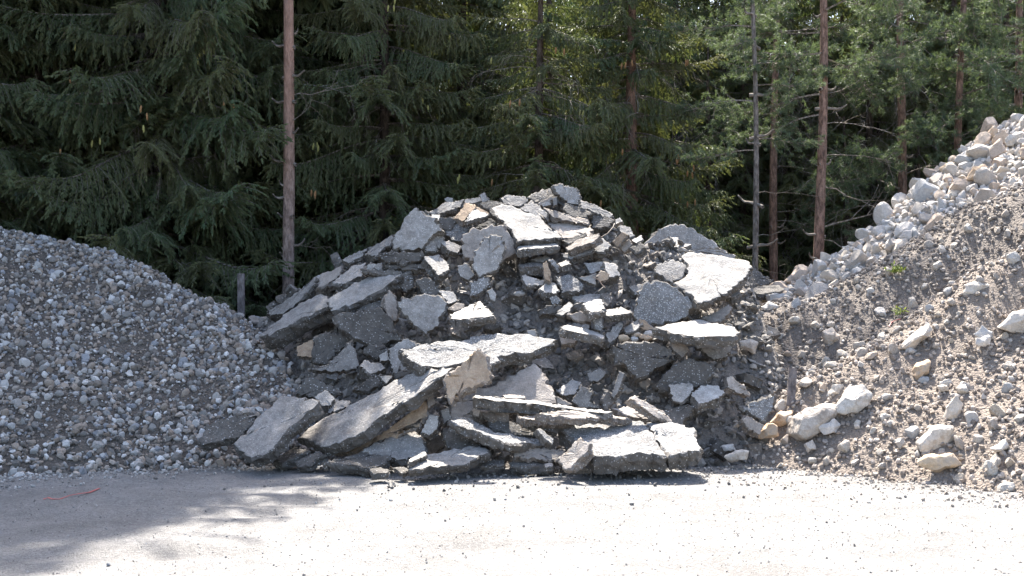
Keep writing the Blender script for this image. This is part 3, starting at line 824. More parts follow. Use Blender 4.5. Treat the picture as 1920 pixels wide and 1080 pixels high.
(CC,'C','V',.1,5,"883,768 893,762 900,769 898,781 887,779","small rounded stub left of the short chunky bar"),
(CC,'C','F',.06,6,"941,741 960,739 985,742 984,746 950,746","small flat stick lying on top of the long strip"),
(CC,'C','V',.08,5,"1042,742 1062,752 1072,758 1060,762 1044,756","brown lump at the right corner of the triangular concrete"),
(AS,'S','F2',.12,5,"845,789 858,782 887,786 922,806 1016,824 1014,832 963,832 911,817 852,799","crumbly slab sloping right in the front, dirt on top"),
(AC,'D','P1',.1,4,"914,789 957,788 987,804 1010,817 957,817 925,804","dark slab behind the crumbly front slab"),
(AC,'D','P2',.1,5,"984,793 1010,791 1049,805 1045,813 1016,806","dark rounded strip left of the big front slab"),
(AC,'W','P4',.12,6,"1006,805 1014,803 1038,823 1037,835 1022,824","bright white triangle standing left of the big front slab"),
(AS,'D','P',.18,4,"826,809 844,801 902,818 928,837 858,842 836,833","blackish slab behind the sunlit front-left slab"),
(AS,'S','F',.2,4,"1046,799 1092,795 1121,791 1208,789 1218,805 1228,820 1240,840 1249,852 1180,856 1115,857 1100,847 1071,820","larger left half of the big cracked slab in front"),
(AS,'S','F',.18,4,"1213,791 1250,793 1278,797 1302,805 1316,840 1313,847 1280,851 1254,854 1241,838 1219,804","smaller right half of the big cracked slab in front"),
(CB,'C','P',.1,5,"956,836 1000,837 1062,845 1057,852 1050,865 1005,861 962,856","pinkish beige plank-like slab at the pile's front foot"),
(CB,'C','P-5',.14,8,"1046,859 1089,818 1106,832 1105,843 1069,878 1057,880","grey block propped diagonally against the big front slab"),
(AC,'D','F',.07,6,"1068,873 1090,870 1109,871 1109,877 1070,879","dark brick-sized piece on the ground by the propped block"),
(AC,'A','F',.06,6,"1020,870 1036,868 1038,875 1023,877","small grey cube on the ground at the front foot"),
(AC,'D','F',.1,4,"958,862 1000,866 1040,870 1038,876 985,876 958,872","dark flat piece under the pinkish plank-like slab"),
(AC,'D','F',.07,4,"903,866 925,861 945,861 946,870 925,872 902,874","dark block with sunlit top right of the front-left slab"),
(AC,'C','P',.1,3,"940,842 955,838 958,852 944,858","brown lump left of the pinkish plank-like slab"),
(AS,'W','F',.1,5,"765,869 800,853 860,842 902,835 920,843 914,852 882,866 870,873 800,879 770,884","white sunlit slab flat on the ground, front left"),
(AC,'W','F',.07,7,"765,862 797,845 801,853 768,868","small pale block lying on the sunlit front-left slab"),
(AC,'D','F',.06,6,"737,877 757,874 768,882 755,887","small black chip before the sunlit front-left slab"),
(AC,'D','F',.06,6,"692,879 712,875 731,880 728,886 697,889","small black plate on the ground at front left"),
(AS,'D','F',.12,4,"605,866 665,853 725,840 741,850 715,873 692,878 635,870","dark slab lying low at the front-left foot"),
(AS,'A','M',.14,3,"676,848 700,830 770,806 795,820 803,847 765,865 740,860","grey rounded slab behind the low dark one"),
# ---- left front
(AC,'D','V',.12,3,"660,731 695,707 716,702 711,720 690,736","dark thin slab above the long diagonal slab"),
(AC,'W','P',.06,4,"709,704 737,705 724,720","small white shard at the long diagonal slab's upper side"),
(CS,'T','V-3',.08,4,"615,850 665,832 740,803 800,748 803,776 786,802 715,828 652,853","thin tan slab hidden under the long diagonal slab"),
(AS,'A','M-5',.15,6,"557,822 592,792 665,755 700,737 775,697 848,689 830,707 800,728 765,750 720,780 690,805 665,820 630,830 605,838","longest diagonal grey slab at the lower left"),
(CC,'C','V',.1,6,"800,741 810,732 817,755 803,766","tan broken corner at the long diagonal slab's right"),
(AC,'W','V',.14,5,"789,811 805,777 823,780 821,806 806,818","pale upright block right of the long diagonal slab"),
(AC,'A','V',.12,4,"826,770 842,762 846,785 832,796","grey lump between pale upright block and triangular concrete"),
(AS,'D','V',.15,3,"552,741 570,711 585,706 607,717 640,736 592,746","black triangular slab at the gravel's right edge"),
(CC,'W','P',.16,5,"590,743 610,730 627,745 623,762 604,762","pale boxy block behind the tilted grey slab"),
(AC,'A','M-3',.12,4,"622,748 657,752 652,763 611,778","grey slab right of the pale boxy block"),
(AS,'A','M-4',.15,6,"436,832 470,802 487,782 530,740 550,744 597,750 590,762 540,805 520,830 500,852 467,855 447,843","tilted grey slab resting on the gravel at lower left"),
(AS,'D','P',.13,5,"372,820 387,797 440,780 480,777 472,797 445,822 402,831 375,836","black slab half sunk in gravel, farthest left"),
(AC,'D','F-3',.12,4,"512,860 552,837 580,845 527,869","dark plate under the tilted grey slab"),
(AC,'D','M-2',.12,5,"552,866 590,848 612,852 582,870 558,878","black block at the toe between the two diagonal slabs"),
(AS,'A','V2',.12,3,"585,692 602,694 630,667 660,637 673,677 670,692 622,698","grey triangle slab left of the pile's middle"),
(AS,'D','V',.12,2,"582,678 592,630 610,622 647,627 666,636 610,686","dark brown slab behind the grey triangle slab"),
(CC,'T','V',.12,1,"556,648 590,635 586,671 557,668","orange-tan slab end under the thick dark-sided slab"),
(AC,'A','P',.13,3,"672,686 685,675 715,680 723,692 695,701","grey chunk right of the grey triangle slab"),
(CC,'W','V',.1,3,"710,666 726,657 731,675 713,678","small pale cube above the grey chunk"),
(AC,'D','V',.16,1,"690,645 726,650 730,665 700,672 680,660","black chunk in the hollow under the blackish slab"),
(AC,'D','V',.16,2,"740,700 775,690 800,692 770,700 742,712","dark sliver under the long sunlit slab's left end"),
]
for row in SLABS: slab(*row)

def strip_mesh(name, pts, w, t, mat):
    V = []; Fc = []
    pts = [Vector(p) for p in pts]
    for i, p in enumerate(pts):
        d = (pts[min(i + 1, len(pts) - 1)] - pts[max(i - 1, 0)]).normalized()
        s = d.cross(Vector((0, 0, 1)))
        if s.length < 1e-3: s = Vector((1, 0, 0))
        s.normalize(); u = s.cross(d)
        ww = w(i / (len(pts) - 1)) if callable(w) else w
        for a, b in ((-1, -1), (1, -1), (1, 1), (-1, 1)): V.append(p + s * a * ww / 2 + u * b * t / 2)
    for i in range(len(pts) - 1):
        for k in range(4):
            a = i * 4 + k; b = i * 4 + (k + 1) % 4
            Fc.append([a, b, b + 4, a + 4])
    Fc.append([3, 2, 1, 0]); e = (len(pts) - 1) * 4; Fc.append([e, e + 1, e + 2, e + 3])
    return mesh_np(name, [tuple(v) for v in V], Fc, [mat])

# small fragments wedged between the slabs
FRAG = []
for k in range(14):
    r = np.random.default_rng(900 + k)
    m = r.integers(4, 7); a = np.sort(r.uniform(0, 2 * math.pi, m)); a = a[0] + np.arange(m) * 2 * math.pi / m + r.uniform(-.35, .35, m)
    P2 = np.stack([np.cos(a) * r.uniform(.7, 1.3, m) * .13, np.sin(a) * r.uniform(.5, 1., m) * .11], -1)
    kd = 'ADSADADCDADSWC'[k]
    FRAG.append((slab_mesh('fragment', P2, np.array([1., 0, 0]), np.array([0, 1., 0]), np.array([0, 0, 1.]), r.uniform(.05, .11), M[kd], M[SIDE[kd]], 950 + k), kd))
FL = {'A': ('asphalt_fragment', 'small grey asphalt fragment wedged among the broken slabs', 'grey asphalt fragments in the rubble pile'),
      'S': ('asphalt_fragment', 'small coarse speckled fragment wedged among the broken slabs', 'speckled fragments in the rubble pile'),
      'D': ('asphalt_fragment', 'small black asphalt fragment wedged among the broken slabs', 'black asphalt fragments in the rubble pile'),
      'W': ('concrete_fragment', 'small pale fragment wedged among the broken slabs', 'pale fragments in the rubble pile'),
      'C': ('concrete_fragment', 'small brownish fragment wedged among the broken slabs', 'brownish fragments in the rubble pile')}
r = np.random.default_rng(77)
cnt = 0
while cnt < 290:
    x = r.uniform(-4.6, 4.2); y = r.uniform(14.0, 18.2)
    z = float(RH.h(np.float64(x), np.float64(y), .2))
    if z < .03 or z < float(np.maximum(GH.h(np.float64(x), np.float64(y)), EH.h(np.float64(x), np.float64(y)))) - .05: continue
    me, kd = FRAG[r.integers(0, 14)]
    nm, lb, gp = FL[kd]
    o = link(nm, me, None, (x, y, float(hr(np.array([x]), np.array([y]))[0]) + .06))
    s = .5 + 1.5 * r.random() ** 1.7
    o.scale = (s, s, s * r.uniform(.8, 1.3))
    o.rotation_euler = (r.normal(.55, .55), r.normal(0, .5), r.uniform(0, 6.28))
    tag(o, lb, 'fragment', gp); cnt += 1
# and some pieces lying along the crest's skyline
for k in range(46):
    u = r.uniform(470, 1430)
    i = min(len(RH.xs) - 3, 2)
    x = r.uniform(-4.4, 3.3)
    ry = float(np.interp(x, RH.xs, RH.ys)); y = ry + r.uniform(-.1, .35)
    z = float(RH.h(np.float64(x), np.float64(y), .1))
    if z < .5: continue
    me, kd = FRAG[r.integers(0, 14)]; nm, lb, gp = FL[kd]
    o = link(nm, me, None, (x, y, z - .10)); s = r.uniform(.5, 1.2); o.scale = (s, s, s)
    o.rotation_euler = (r.normal(.3, .5), r.normal(0, .4), r.uniform(0, 6.28)); tag(o, lb, 'fragment', gp)

# ------------------------------------------------------------------ boulders traced on the earth and stone heaps
def poly_rock(name, mat, layer, pts, label, depth=.75, cuts=16, sink=.25):
    SEED[0] += 1
    r = np.random.default_rng(SEED[0])
    U = np.array([[float(a) for a in s.split(',')] for s in pts.split()])
    c = U.mean(0); y = first_hit(*c)
    R0 = np.sqrt(((U - c) ** 2).sum(1)).mean() / F * y
    y = y - .10 * layer - R0 * (.4 - sink)
    P = (U - c) * np.array([1, -1]) / F * y
    ang = np.arctan2(P[:, 1], P[:, 0]); rad = np.hypot(P[:, 0], P[:, 1])
    # radius of the outline in each direction (true polygon edges)
    def rad_at(t):
        best = 0
        for i in range(len(P)):
            a, b = P[i], P[(i + 1) % len(P)]
            d = np.array([math.cos(t), math.sin(t)]); e = b - a
            den = d[0] * e[1] - d[1] * e[0]
            if abs(den) < 1e-9: continue
            s = (a[0] * e[1] - a[1] * e[0]) / den; q = (a[0] * d[1] - a[1] * d[0]) / den
            if s > 0 and -.001 <= q <= 1.001: best = max(best, s)
        return best
    TT = np.linspace(-math.pi, math.pi, 73); RR = np.array([rad_at(t) for t in TT])
    V, T = ICO[3]
    V = chop(V, r, cuts, .62, .9)
    t = np.arctan2(V[:, 2], V[:, 0]); q = np.hypot(V[:, 0], V[:, 2])
    rr = np.interp(t, TT, RR) * 1.12
    X = np.stack([np.cos(t) * q * rr, V[:, 1] * R0 * depth, np.sin(t) * q * rr], -1)
    X *= (1 + .07 * fbm(X / R0 * 1.6 + SEED[0], 4))[:, None]
    w = np.array([ray(*c)[0] * y, y, CAMH + ray(*c)[2] * y])
    o = link(name, mesh_np(name, X, T, [mat]), None, w)
    tag(o, label, CAT[name]); return o
SP, SE, SW, SO = M['stone_pale'], M['stone_earthy'], M['stone_white'], M['stone_orange']
ROCKS = [
(SW,1,"1557,775 1568,752 1590,730 1614,724 1632,740 1626,760 1600,776 1573,787","whitish boulder catching the sun on the brown earth heap"),
(SE,0,"1467,821 1484,781 1541,756 1573,764 1561,785 1537,813 1492,838","big earth-crusted boulder left of the whitish one"),
(SO,1,"1423,825 1427,801 1440,795 1459,797 1459,817 1440,826","ochre rock at the earth heap's lower left"),
(SO,0,"1443,793 1455,772 1492,768 1478,793 1460,800","ochre slabby rock above the lower left ochre one"),
(SW,1,"1712,834 1728,813 1760,798 1789,791 1795,821 1769,846 1732,850","large pale boulder low on the right earth slope"),
(SP,1,"1771,785 1775,756 1793,740 1805,756 1795,793","upright pale stone standing on the large pale boulder"),
(SO,1,"1722,870 1736,854 1781,848 1801,870 1785,880 1761,885","ochre-fronted boulder below the large pale boulder"),
(SP,1,"1854,842 1883,825 1893,842 1867,850","pale stone at the far right above a leaning brown one"),
(SE,1,"1846,882 1867,850 1879,866 1858,887","narrow brown stone leaning near the right toe"),
(SW,0,"1865,614 1891,589 1925,577 1945,600 1925,634 1891,630","big white rock cut by the right picture edge"),
(SW,0,"1803,565 1805,532 1840,524 1866,520 1871,540 1834,553","pale flat boulder high on the right earth slope"),
(SP,1,"1824,626 1842,610 1867,622 1863,636 1840,638","upper one of two small stones stacked on the slope"),
(SP,2,"1828,646 1830,632 1854,629 1858,646 1842,652","lower one of two small stones stacked on the slope"),
(SP,0,"1689,650 1712,626 1748,597 1755,614 1712,654","long pale slabby rock slanting up the earth slope"),
(SO,0,"1706,707 1720,679 1744,675 1740,703 1720,720","orange-brown boulder stuck in the earth bank"),
(SE,0,"1789,728 1805,716 1828,724 1814,740 1798,740","brown lumpy stone in the middle of the right slope"),
(SW,1,"1757,724 1777,720 1779,732 1765,736","small bright white stone left of the brown lumpy one"),
(SW,1,"1649,781 1660,774 1669,778 1669,789 1653,795","rounded white cobble right of the whitish boulder"),
(SP,1,"1537,801 1561,785 1577,797 1565,810 1545,815","grey cobble below the whitish boulder"),
(SP,1,"1508,834 1524,823 1529,842 1514,850","angular pale stone below the earth-crusted boulder"),
(SW,2,"1359,856 1378,843 1402,846 1398,862 1370,868","pale rock at the earth heap's leftmost toe"),
(SW,0,"1549,744 1561,720 1581,720 1577,748","pale block poking out behind the whitish boulder"),
(SP,1,"1353,836 1374,832 1382,844 1357,847","small pinkish stone beside the leftmost toe rock"),
(SP,1,"1679,830 1691,821 1700,834 1687,840","white pebble left of the large pale boulder"),
(SE,0,"1543,622 1560,616 1580,628 1570,650 1548,646","brown rock at the head of the earth gully"),
(SE,0,"1385,640 1402,634 1420,642 1414,662 1392,660","dusty stone right of the wide flat pale slab"),
(SP,0,"1420,575 1440,566 1462,574 1455,592 1428,592","rounded pale stone under the flat dark slab"),
(SP,1,"1440,552 1470,548 1480,560 1458,570 1442,566","grey rounded stone in line with the stone heap's foot"),
(SP,0,"1460,531 1485,505 1507,494 1530,505 1547,520 1500,538","large grey stone at the left foot of the quarry heap"),
(SO,0,"1760,316 1772,303 1784,304 1793,318 1785,333 1766,330","reddish block standing on the quarry heap's skyline"),
(SO,0,"1847,248 1857,240 1870,244 1873,262 1862,270 1850,267","ochre block near the top of the quarry heap's skyline"),
(SW,1,"1885,260 1892,252 1903,254 1908,265 1897,277 1887,272","white stone right of the ochre skyline block"),
(SP,0,"1707,354 1717,347 1733,360 1727,375 1708,378","upright pale stone low on the quarry heap's skyline"),
(SO,1,"1813,337 1828,312 1845,304 1857,313 1846,330 1828,338","large slanting pinkish stone below the reddish block"),
(SP,1,"1657,467 1667,444 1683,452 1678,466 1667,471","brownish angular stone midway down the quarry heap"),
(SP,1,"1683,445 1695,434 1710,432 1713,447 1697,458","squarish pale stone right of the brownish angular one"),
]
for mt, ly, pts, lb in ROCKS: poly_rock('boulder', mt, ly, pts, lb)

# rounded light pebbles caught on the rubble
for k, (u, v, w) in enumerate([(1168, 634, 11), (1192, 627, 9), (1205, 631, 7), (1190, 636, 8), (1215, 634, 8), (1218, 626, 10)]):
    pts = ' '.join(f'{u + w * math.cos(a):.1f},{v + w * .6 * math.sin(a):.1f}' for a in np.linspace(0, 6.28, 9)[:-1])
    o = poly_rock('stone', SO if k % 2 == 0 else SP, 4, pts, 'small tan pebble in the cluster under the coarse speckled slab', cuts=6)
    o['group'] = 'tan pebbles clustered under the speckled slab'
for (u, v, w, h, lb) in [(974, 551, 11, 5, 'oval pale stone lying alone in the dark dirt hollow'), (972, 797, 9, 6, 'oval cream stone on the crumbly front slab'),
                         (1236, 868, 9, 7, 'rounded pink stone on the yard before the cracked front slab'),
                         (1025, 912, 10, 5, 'flat grey stone on the yard before the pile'), (1065, 906, 9, 3, 'flat dark stone on the yard right of a grey one'),
                         (953, 915, 7, 5, 'brownish stone on the yard, leftmost before the pile'), (1610, 1015, 9, 4, 'grey stone alone on the bright yard at right'),
                         (358, 975, 7, 6, 'small stone just in the tree shade at lower left'), (527, 925, 6, 4, 'pale pebble at the edge of the tree shade'),
                         (640, 888, 12, 8, 'grey lump in front of the low dark slab'), (595, 880, 14, 11, 'grey angular chunk at the toe between black block and slab')]:
    pts = ' '.join(f'{u + w * math.cos(a):.1f},{v + h * math.sin(a):.1f}' for a in np.linspace(0, 6.28, 9)[:-1])
    poly_rock('stone', SP if 'grey' not in lb and 'dark' not in lb else M['stone_grey'], 1 if v < 860 else 0, pts, lb, cuts=8, sink=.1)

# ------------------------------------------------------------------ loose stones built one by one
def strew(name, meshes, heap, hfun, n, xr, yr, rr, label, cat, group, seed, gap=.75, zmin=.02, power=1.6, emb=.3):
    r = np.random.default_rng(seed); placed = []
    CX = r.uniform(*xr, 24000); CY = r.uniform(*yr, 24000)
    Z0 = heap.h(CX, CY)
    ok = (np.abs(CX / CY) < .46) & (Z0 > zmin) & (Z0 > envelope(CX, CY) - .05) & (CY < np.interp(CX, heap.xs, heap.ys) + .5)
    CX = CX[ok]; CY = CY[ok]; CZ = hfun(CX, CY)
    for x, y, z in zip(CX.tolist(), CY.tolist(), CZ.tolist()):
        if len(placed) >= n: break
        s = rr[0] + (rr[1] - rr[0]) * r.random() ** power
        if any((x - a) ** 2 + (y - b) ** 2 < (gap * (s + c)) ** 2 for a, b, c in placed): continue
        placed.append((x, y, s))
        o = link(name, meshes[r.integers(0, len(meshes))], None, (x, y, z + s * emb))
        o.scale = (s, s, s); o.rotation_euler = tuple(r.uniform(0, 6.28, 3))
        tag(o, label, cat, group)
ROUND = [rock_mesh('pebble', M['stone_grey'], 300 + k, 2, 6, .6, .92, (1, .8, .62), .06, False) for k in range(8)]
ANG = [rock_mesh('block', SP, 320 + k, 2, 12, .45, .8, (1, .85, .75), .06) for k in range(10)]
EST = [rock_mesh('stone', (SP, SE, SW)[k % 3], 350 + k, 2, 9, .5, .85, (1, .85, .7), .07) for k in range(9)]
strew('pebble', ROUND, GH, hg, 300, (-9, -2.2), (13.4, 18.6), (.05, .085), 'one of the larger pebbles showing on the grey gravel heap', 'pebble', 'larger pebbles on the gravel heap', 41, 1.0)
strew('quarry_stone', ANG, SH, hs, 290, (3.0, 9.8), (16.5, 21.2), (.10, .30), 'angular pale stone heaped on the quarry pile behind the earth', 'stone', 'angular stones of the quarry heap', 42, .62, .3, 1.8, .25)
strew('field_stone', EST, EH, he, 260, (2.2, 7.6), (11.4, 17.2), (.035, .12), 'loose stone lying in the dry brown earth heap', 'stone', 'loose stones in the earth heap', 43, .9, .02, 2.2, .3)
# strays on the yard
r = np.random.default_rng(55)
for k in range(40):
    x = r.uniform(-5, 5.5); y = r.uniform(8.3, 14.3)
    if abs(x / y) > .45 or envelope(np.array([x]), np.array([y]))[0] > .01: continue
    s = .01 + .018 * r.random() ** 2
    o = link('stray_pebble', ROUND[k % 8], None, (x, y, float(hyard(np.array([x]), np.array([y]))[0]) + s * .4)); o.scale = (s, s, s)
    o.rotation_euler = tuple(r.uniform(0, 6.28, 3))
    tag(o, 'stray pebble lying loose on the flat yard', 'pebble', 'stray pebbles on the yard')

# ------------------------------------------------------------------ small things
def gpt(u, v, z=0.0):
    y = (CAMH - z) * F / (v - HOR); return Vector(((u - 960) / F * y, y, z))
tp = [gpt(u, v) + Vector((0, 0, float(hyard(np.array([gpt(u, v).x]), np.array([gpt(u, v).y]))[0]) + .014 + .012 * math.sin(i * 1.7)))
      for i, (u, v) in enumerate([(82, 941), (90, 940), (98, 941), (112, 939), (130, 936), (150, 934), (168, 929), (186, 922)])]
tag(link('plastic_tape', strip_mesh('plastic_tape', tp, lambda t: .036 - .02 * t + .012 * math.sin(9 * t), .004, M['tape'])), 'strip of red plastic tape on the shaded yard', 'tape')
ps = [];
for u, v in [(1667, 612), (1672, 604), (1680, 600), (1689, 598)]:
    y = first_hit(u, v) - .03; q = ray(u, v); ps.append((q[0] * y, y, CAMH + q[2] * y))
tag(link('string', strip_mesh('string', ps, .012, .01, M['tape'])), 'short red string lying on the earth slope', 'string')
for pts, lb in [([(1127, 445), (1140, 437), (1150, 425), (1152, 419)], 'thin bent wire arching below the pale bar at right'),
                ([(1112, 520), (1122, 524), (1128, 533), (1135, 540)], 'thin curled wire beside the orange lump'),
                ([(632, 712), (636, 700), (648, 696), (655, 690)], 'thin wire loop above the black triangular slab')]:
    ps = []
    for u, v in pts:
        y = first_hit(u, v) - .5; q = ray(u, v); ps.append((q[0] * y, y, CAMH + q[2] * y))
    tag(link('wire', strip_mesh('wire', ps, .008, .008, M['wire'])), lb, 'wire')

def board(name, u0, v0, u1, v1, w, t, y, label):
    a = Vector(((u0 - 960) / F * y, y, CAMH + (HOR - v0) / F * y)); b = Vector(((u1 - 960) / F * y, y + .12, CAMH + (HOR - v1) / F * (y + .12)))
    n = 10; V = []; Fc = []
    d = (b - a).normalized(); s = Vector((1, 0, 0)); s = (s - d * s.dot(d)).normalized(); u = d.cross(s)
    rr = random.Random(3)
    for i in range(n + 1):
        p = a.lerp(b, i / n)
        for e, g in ((-1, -1), (1, -1), (1, 1), (-1, 1)):
            V.append(p + s * e * w / 2 * (1 + rr.uniform(-.03, .03)) + u * g * t / 2)
    for i in range(n):
        for k in range(4): Fc.append([i * 4 + k, i * 4 + (k + 1) % 4, i * 4 + 4 + (k + 1) % 4, i * 4 + 4 + k])
    Fc += [[3, 2, 1, 0], [n * 4, n * 4 + 1, n * 4 + 2, n * 4 + 3]]
    tag(link(name, mesh_np(name, [tuple(v) for v in V], Fc, [M['wood']])), label, 'board')
yb = first_hit(1483, 745) - .12
board('wooden_board', 1482, 762, 1491, 690, .105, .03, yb, 'weathered grey board sticking out of the brown earth')
board('wooden_post', 452, 800, 449, 513, .11, .07, 19.0, 'dark upright wooden post between gravel heap and spruces')
# weeds
def weed(u, v, n, hgt, label):
    y = first_hit(u, v) - .03; q = ray(u, v); p = np.array([q[0] * y, y, CAMH + q[2] * y])
    r = np.random.default_rng(int(u)); V = []; Fc = []
    for i in range(n):
        b = p * 0 + r.normal(size=3) * [.05, .04, .01]; d = np.array([r.normal(0, .5), r.normal(0, .4), 1.]); d /= np.linalg.norm(d)
        L = hgt * r.uniform(.4, 1); w = L * .13; s = np.cross(d, r.normal(size=3)); s /= np.linalg.norm(s)
        k = len(V); m = b + d * L * .5
        V += [b, m + s * w, b + d * L + np.array([0, 0, -.02]), m - s * w]; Fc.append([k, k + 1, k + 2, k + 3])
        # side leaves
        for j in range(3):
            c = b + d * L * r.uniform(.3, .9); e = r.normal(size=3); e /= np.linalg.norm(e); k = len(V); f = np.cross(e, d); f /= np.linalg.norm(f)
            V += [c, c + e * .03 + f * .012, c + e * .07, c + e * .03 - f * .012]; Fc.append([k, k + 1, k + 2, k + 3])
    tag(link('weed', mesh_np('weed', V, Fc, [M['weed']]), None, p), label, 'weed')
weed(1680, 512, 24, .15, 'bright green weed tuft on the ridge of the earth heap')
weed(1690, 588, 10, .09, 'small green weed on the earth slope below the ridge')
# ------------------------------------------------------------------ conifers
class Foliage:
    """collects needle shoots and twigs, then makes one mesh"""
    def __init__(s): s.p = []; s.d = []; s.l = []; s.w = []; s.tubes = []
    def shoot(s, p, d, l, w): s.p.append(p); s.d.append(d); s.l.append(l); s.w.append(w)
    def geometry(s, r, blades=2):
        V = np.zeros((0, 3)); T = np.zeros((0, 3), np.int32); mi = np.zeros(0, np.int32)
        if s.p:
            p = np.array(s.p); d = np.array(s.d); d /= np.linalg.norm(d, axis=1)[:, None] + 1e-9
            l = np.array(s.l)[:, None]; w = np.array(s.w)[:, None]
            q = r.normal(size=p.shape); a = np.cross(d, q); a /= np.linalg.norm(a, axis=1)[:, None] + 1e-9
            b = np.cross(d, a)
            Vs = []
            for k in range(blades):
                t = math.pi * k / blades; e = a * math.cos(t) + b * math.sin(t)
                Vs += [p, p + d * l * .4 + e * w, p + d * l, p + d * l * .4 - e * w]
            n = len(p)
            V = np.stack(Vs, 1).reshape(-1, 3)
            base = (np.arange(n) * 4 * blades)[:, None, None]
            tri = np.array([[4 * k, 4 * k + 1, 4 * k + 2] for k in range(blades)] + [[4 * k, 4 * k + 2, 4 * k + 3] for k in range(blades)])
            T = (tri[None] + base).reshape(-1, 3).astype(np.int32); mi = np.zeros(len(T), np.int32)
        TV = []; TT = []; off = len(V)
        for pts, r0, r1 in s.tubes:
            pts = np.asarray(pts); k = len(pts)
            tg = np.gradient(pts, axis=0); tg /= np.linalg.norm(tg, axis=1)[:, None] + 1e-9
            ref = np.array([.3, .2, 1.]) if abs(tg[0, 2]) < .8 else np.array([1., .3, 0])
            a = np.cross(tg, ref); a /= np.linalg.norm(a, axis=1)[:, None] + 1e-9; b = np.cross(tg, a)
            rr = np.linspace(r0, r1, k)[:, None]
            for j in range(3):
                t = 2 * math.pi * j / 3; TV.append(pts + (a * math.cos(t) + b * math.sin(t)) * rr)
            i = np.arange(k - 1)
            for j in range(3):
                A = off + j * k + i; B = off + ((j + 1) % 3) * k + i
                TT.append(np.stack([A, B, B + 1], -1)); TT.append(np.stack([A, B + 1, A + 1], -1))
            off += 3 * k
        if TV:
            V = np.concatenate([V] + TV); tt = np.concatenate(TT).astype(np.int32)
            T = np.concatenate([T, tt]); mi = np.concatenate([mi, np.ones(len(tt), np.int32)])
        return V, T, mi

DOWN = np.array([0, 0, -1.0])
def spruce_bough(seed, L, rise=.05, sag=.42, tip=.25, comb=.5, dens=1.0, coarse=False, big=1.0):
    """a bough along +X, side twigs drooping, hanging shoots"""
    r = np.random.default_rng(seed); f = Foliage()
    s = np.linspace(0, 1, 26)
    wy = .05 * L * np.sin(s * r.uniform(2, 5) + r.uniform(0, 6)) * s
    ax = np.stack([L * s * .96, wy, L * (rise * s - sag * s ** 2 + tip * s ** 4)], -1)
    f.tubes.append((ax, .014 * L ** .7, .003))
    step = (.075 if not coarse else .17) / dens
    ss = .1; ks = 0
    while ss < 1.0:
        i = ss * 25; i0 = min(24, int(i)); p = ax[i0] + (ax[i0 + 1] - ax[i0]) * (i - i0)
        tg = ax[i0 + 1] - ax[i0]; tg /= np.linalg.norm(tg)
        sd = np.array([-tg[1], tg[0], 0]); sd /= np.linalg.norm(sd) + 1e-9
        for side in (-1, 1):
            l2 = L * .27 * (math.sin(math.pi * (ss * .80 + .13)) ** .7) * r.uniform(.45, 1.15) + .05
            ang = math.radians(r.uniform(38, 66)) * (1 - .35 * ss)
            d = tg * math.cos(ang) + sd * side * math.sin(ang) + DOWN * r.uniform(0, .35)
            g = comb * r.uniform(.5, 1.5)
            seg = max(3, int(l2 / (.07 if not coarse else .16 * big))); h = l2 / seg
            q = p.copy(); line = [q.copy()]
            for k in range(seg):
                d = d + DOWN * g * h * 3.2 + r.normal(size=3) * .07; d /= np.linalg.norm(d)
                q = q + d * h; line.append(q.copy())
                tt = (k + 1) / seg
                if ss < .25 and tt < .45: continue
                pr = np.cross(d, [0, 0, 1.]); pr /= np.linalg.norm(pr) + 1e-9
                ns = 3
                for z in range(ns):
                    e = d * r.uniform(.4, 1) + pr * r.choice([-1, 1]) * r.uniform(.2, .9) + DOWN * r.uniform(.0, .6) + r.normal(size=3) * .12
                    if coarse: f.shoot(q - d * h * r.random(), e, r.uniform(.13, .24) * big, r.uniform(.014, .026) * big)
                    else: f.shoot(q - d * h * r.random(), e, r.uniform(.06, .13) * (1.15 - .3 * tt), r.uniform(.011, .018))
            if coarse: f.shoot(q, d, .2, .03)
            else: f.shoot(q - d * .03, d, r.uniform(.09, .14), .016)
            if not coarse or r.random() < .3: f.tubes.append((np.array(line[::2] if len(line) > 4 else line), .0045 if not coarse else .008, .002))
        ss += step / L; ks += 1
    # leading shoots along the axis
    for k in range(int(22 * L)):
        i0 = r.integers(6, 25); tg = ax[i0 + 1 if i0 < 25 else 25] - ax[i0 - 1]; tg /= np.linalg.norm(tg)
        f.shoot(ax[i0], tg + r.normal(size=3) * .5, r.uniform(.07, .13), .016)
    return f.geometry(r, 2)

def bough_mesh(name, g, leaf, twig='twig'):
    return mesh_np(name, g[0], g[1], [M[leaf], M[twig]], g[2])

LONG = [bough_mesh('spruce_bough', spruce_bough(500 + k, 3.0, r_, s_, t_, c_), 'spruce')
        for k, (r_, s_, t_, c_) in enumerate([(.05, .40, .28, .45), (-.08, .30, .24, .8), (.10, .50, .34, .6), (.0, .35, .2, 1.2), (.02, .28, .28, .35)])]
MED = [bough_mesh('spruce_bough', spruce_bough(520 + k, 1.9, r_, s_, t_, c_), 'spruce')
       for k, (r_, s_, t_, c_) in enumerate([(.08, .35, .25, .5), (-.05, .3, .22, .9), (.15, .4, .25, .5), (.0, .4, .2, 1.3)])]
COARSE = [spruce_bough(540 + k, 2.4, .04, .40, .24, .8, 1.0, True) for k in range(5)]
TOPB = [spruce_bough(546 + k, 2.4, .04, .40, .24, .8, .62, True, 2.3) for k in range(4)]

def rotz(V, a): c, s = math.cos(a), math.sin(a); return np.stack([V[:, 0] * c - V[:, 1] * s, V[:, 0] * s + V[:, 1] * c, V[:, 2]], -1)
def rot_y(V, a): c, s = math.cos(a), math.sin(a); return np.stack([V[:, 0] * c + V[:, 2] * s, V[:, 1], -V[:, 0] * s + V[:, 2] * c], -1)

def crown_len(z, H, Lm): return Lm * max(.06, (1 - z / H)) ** .75

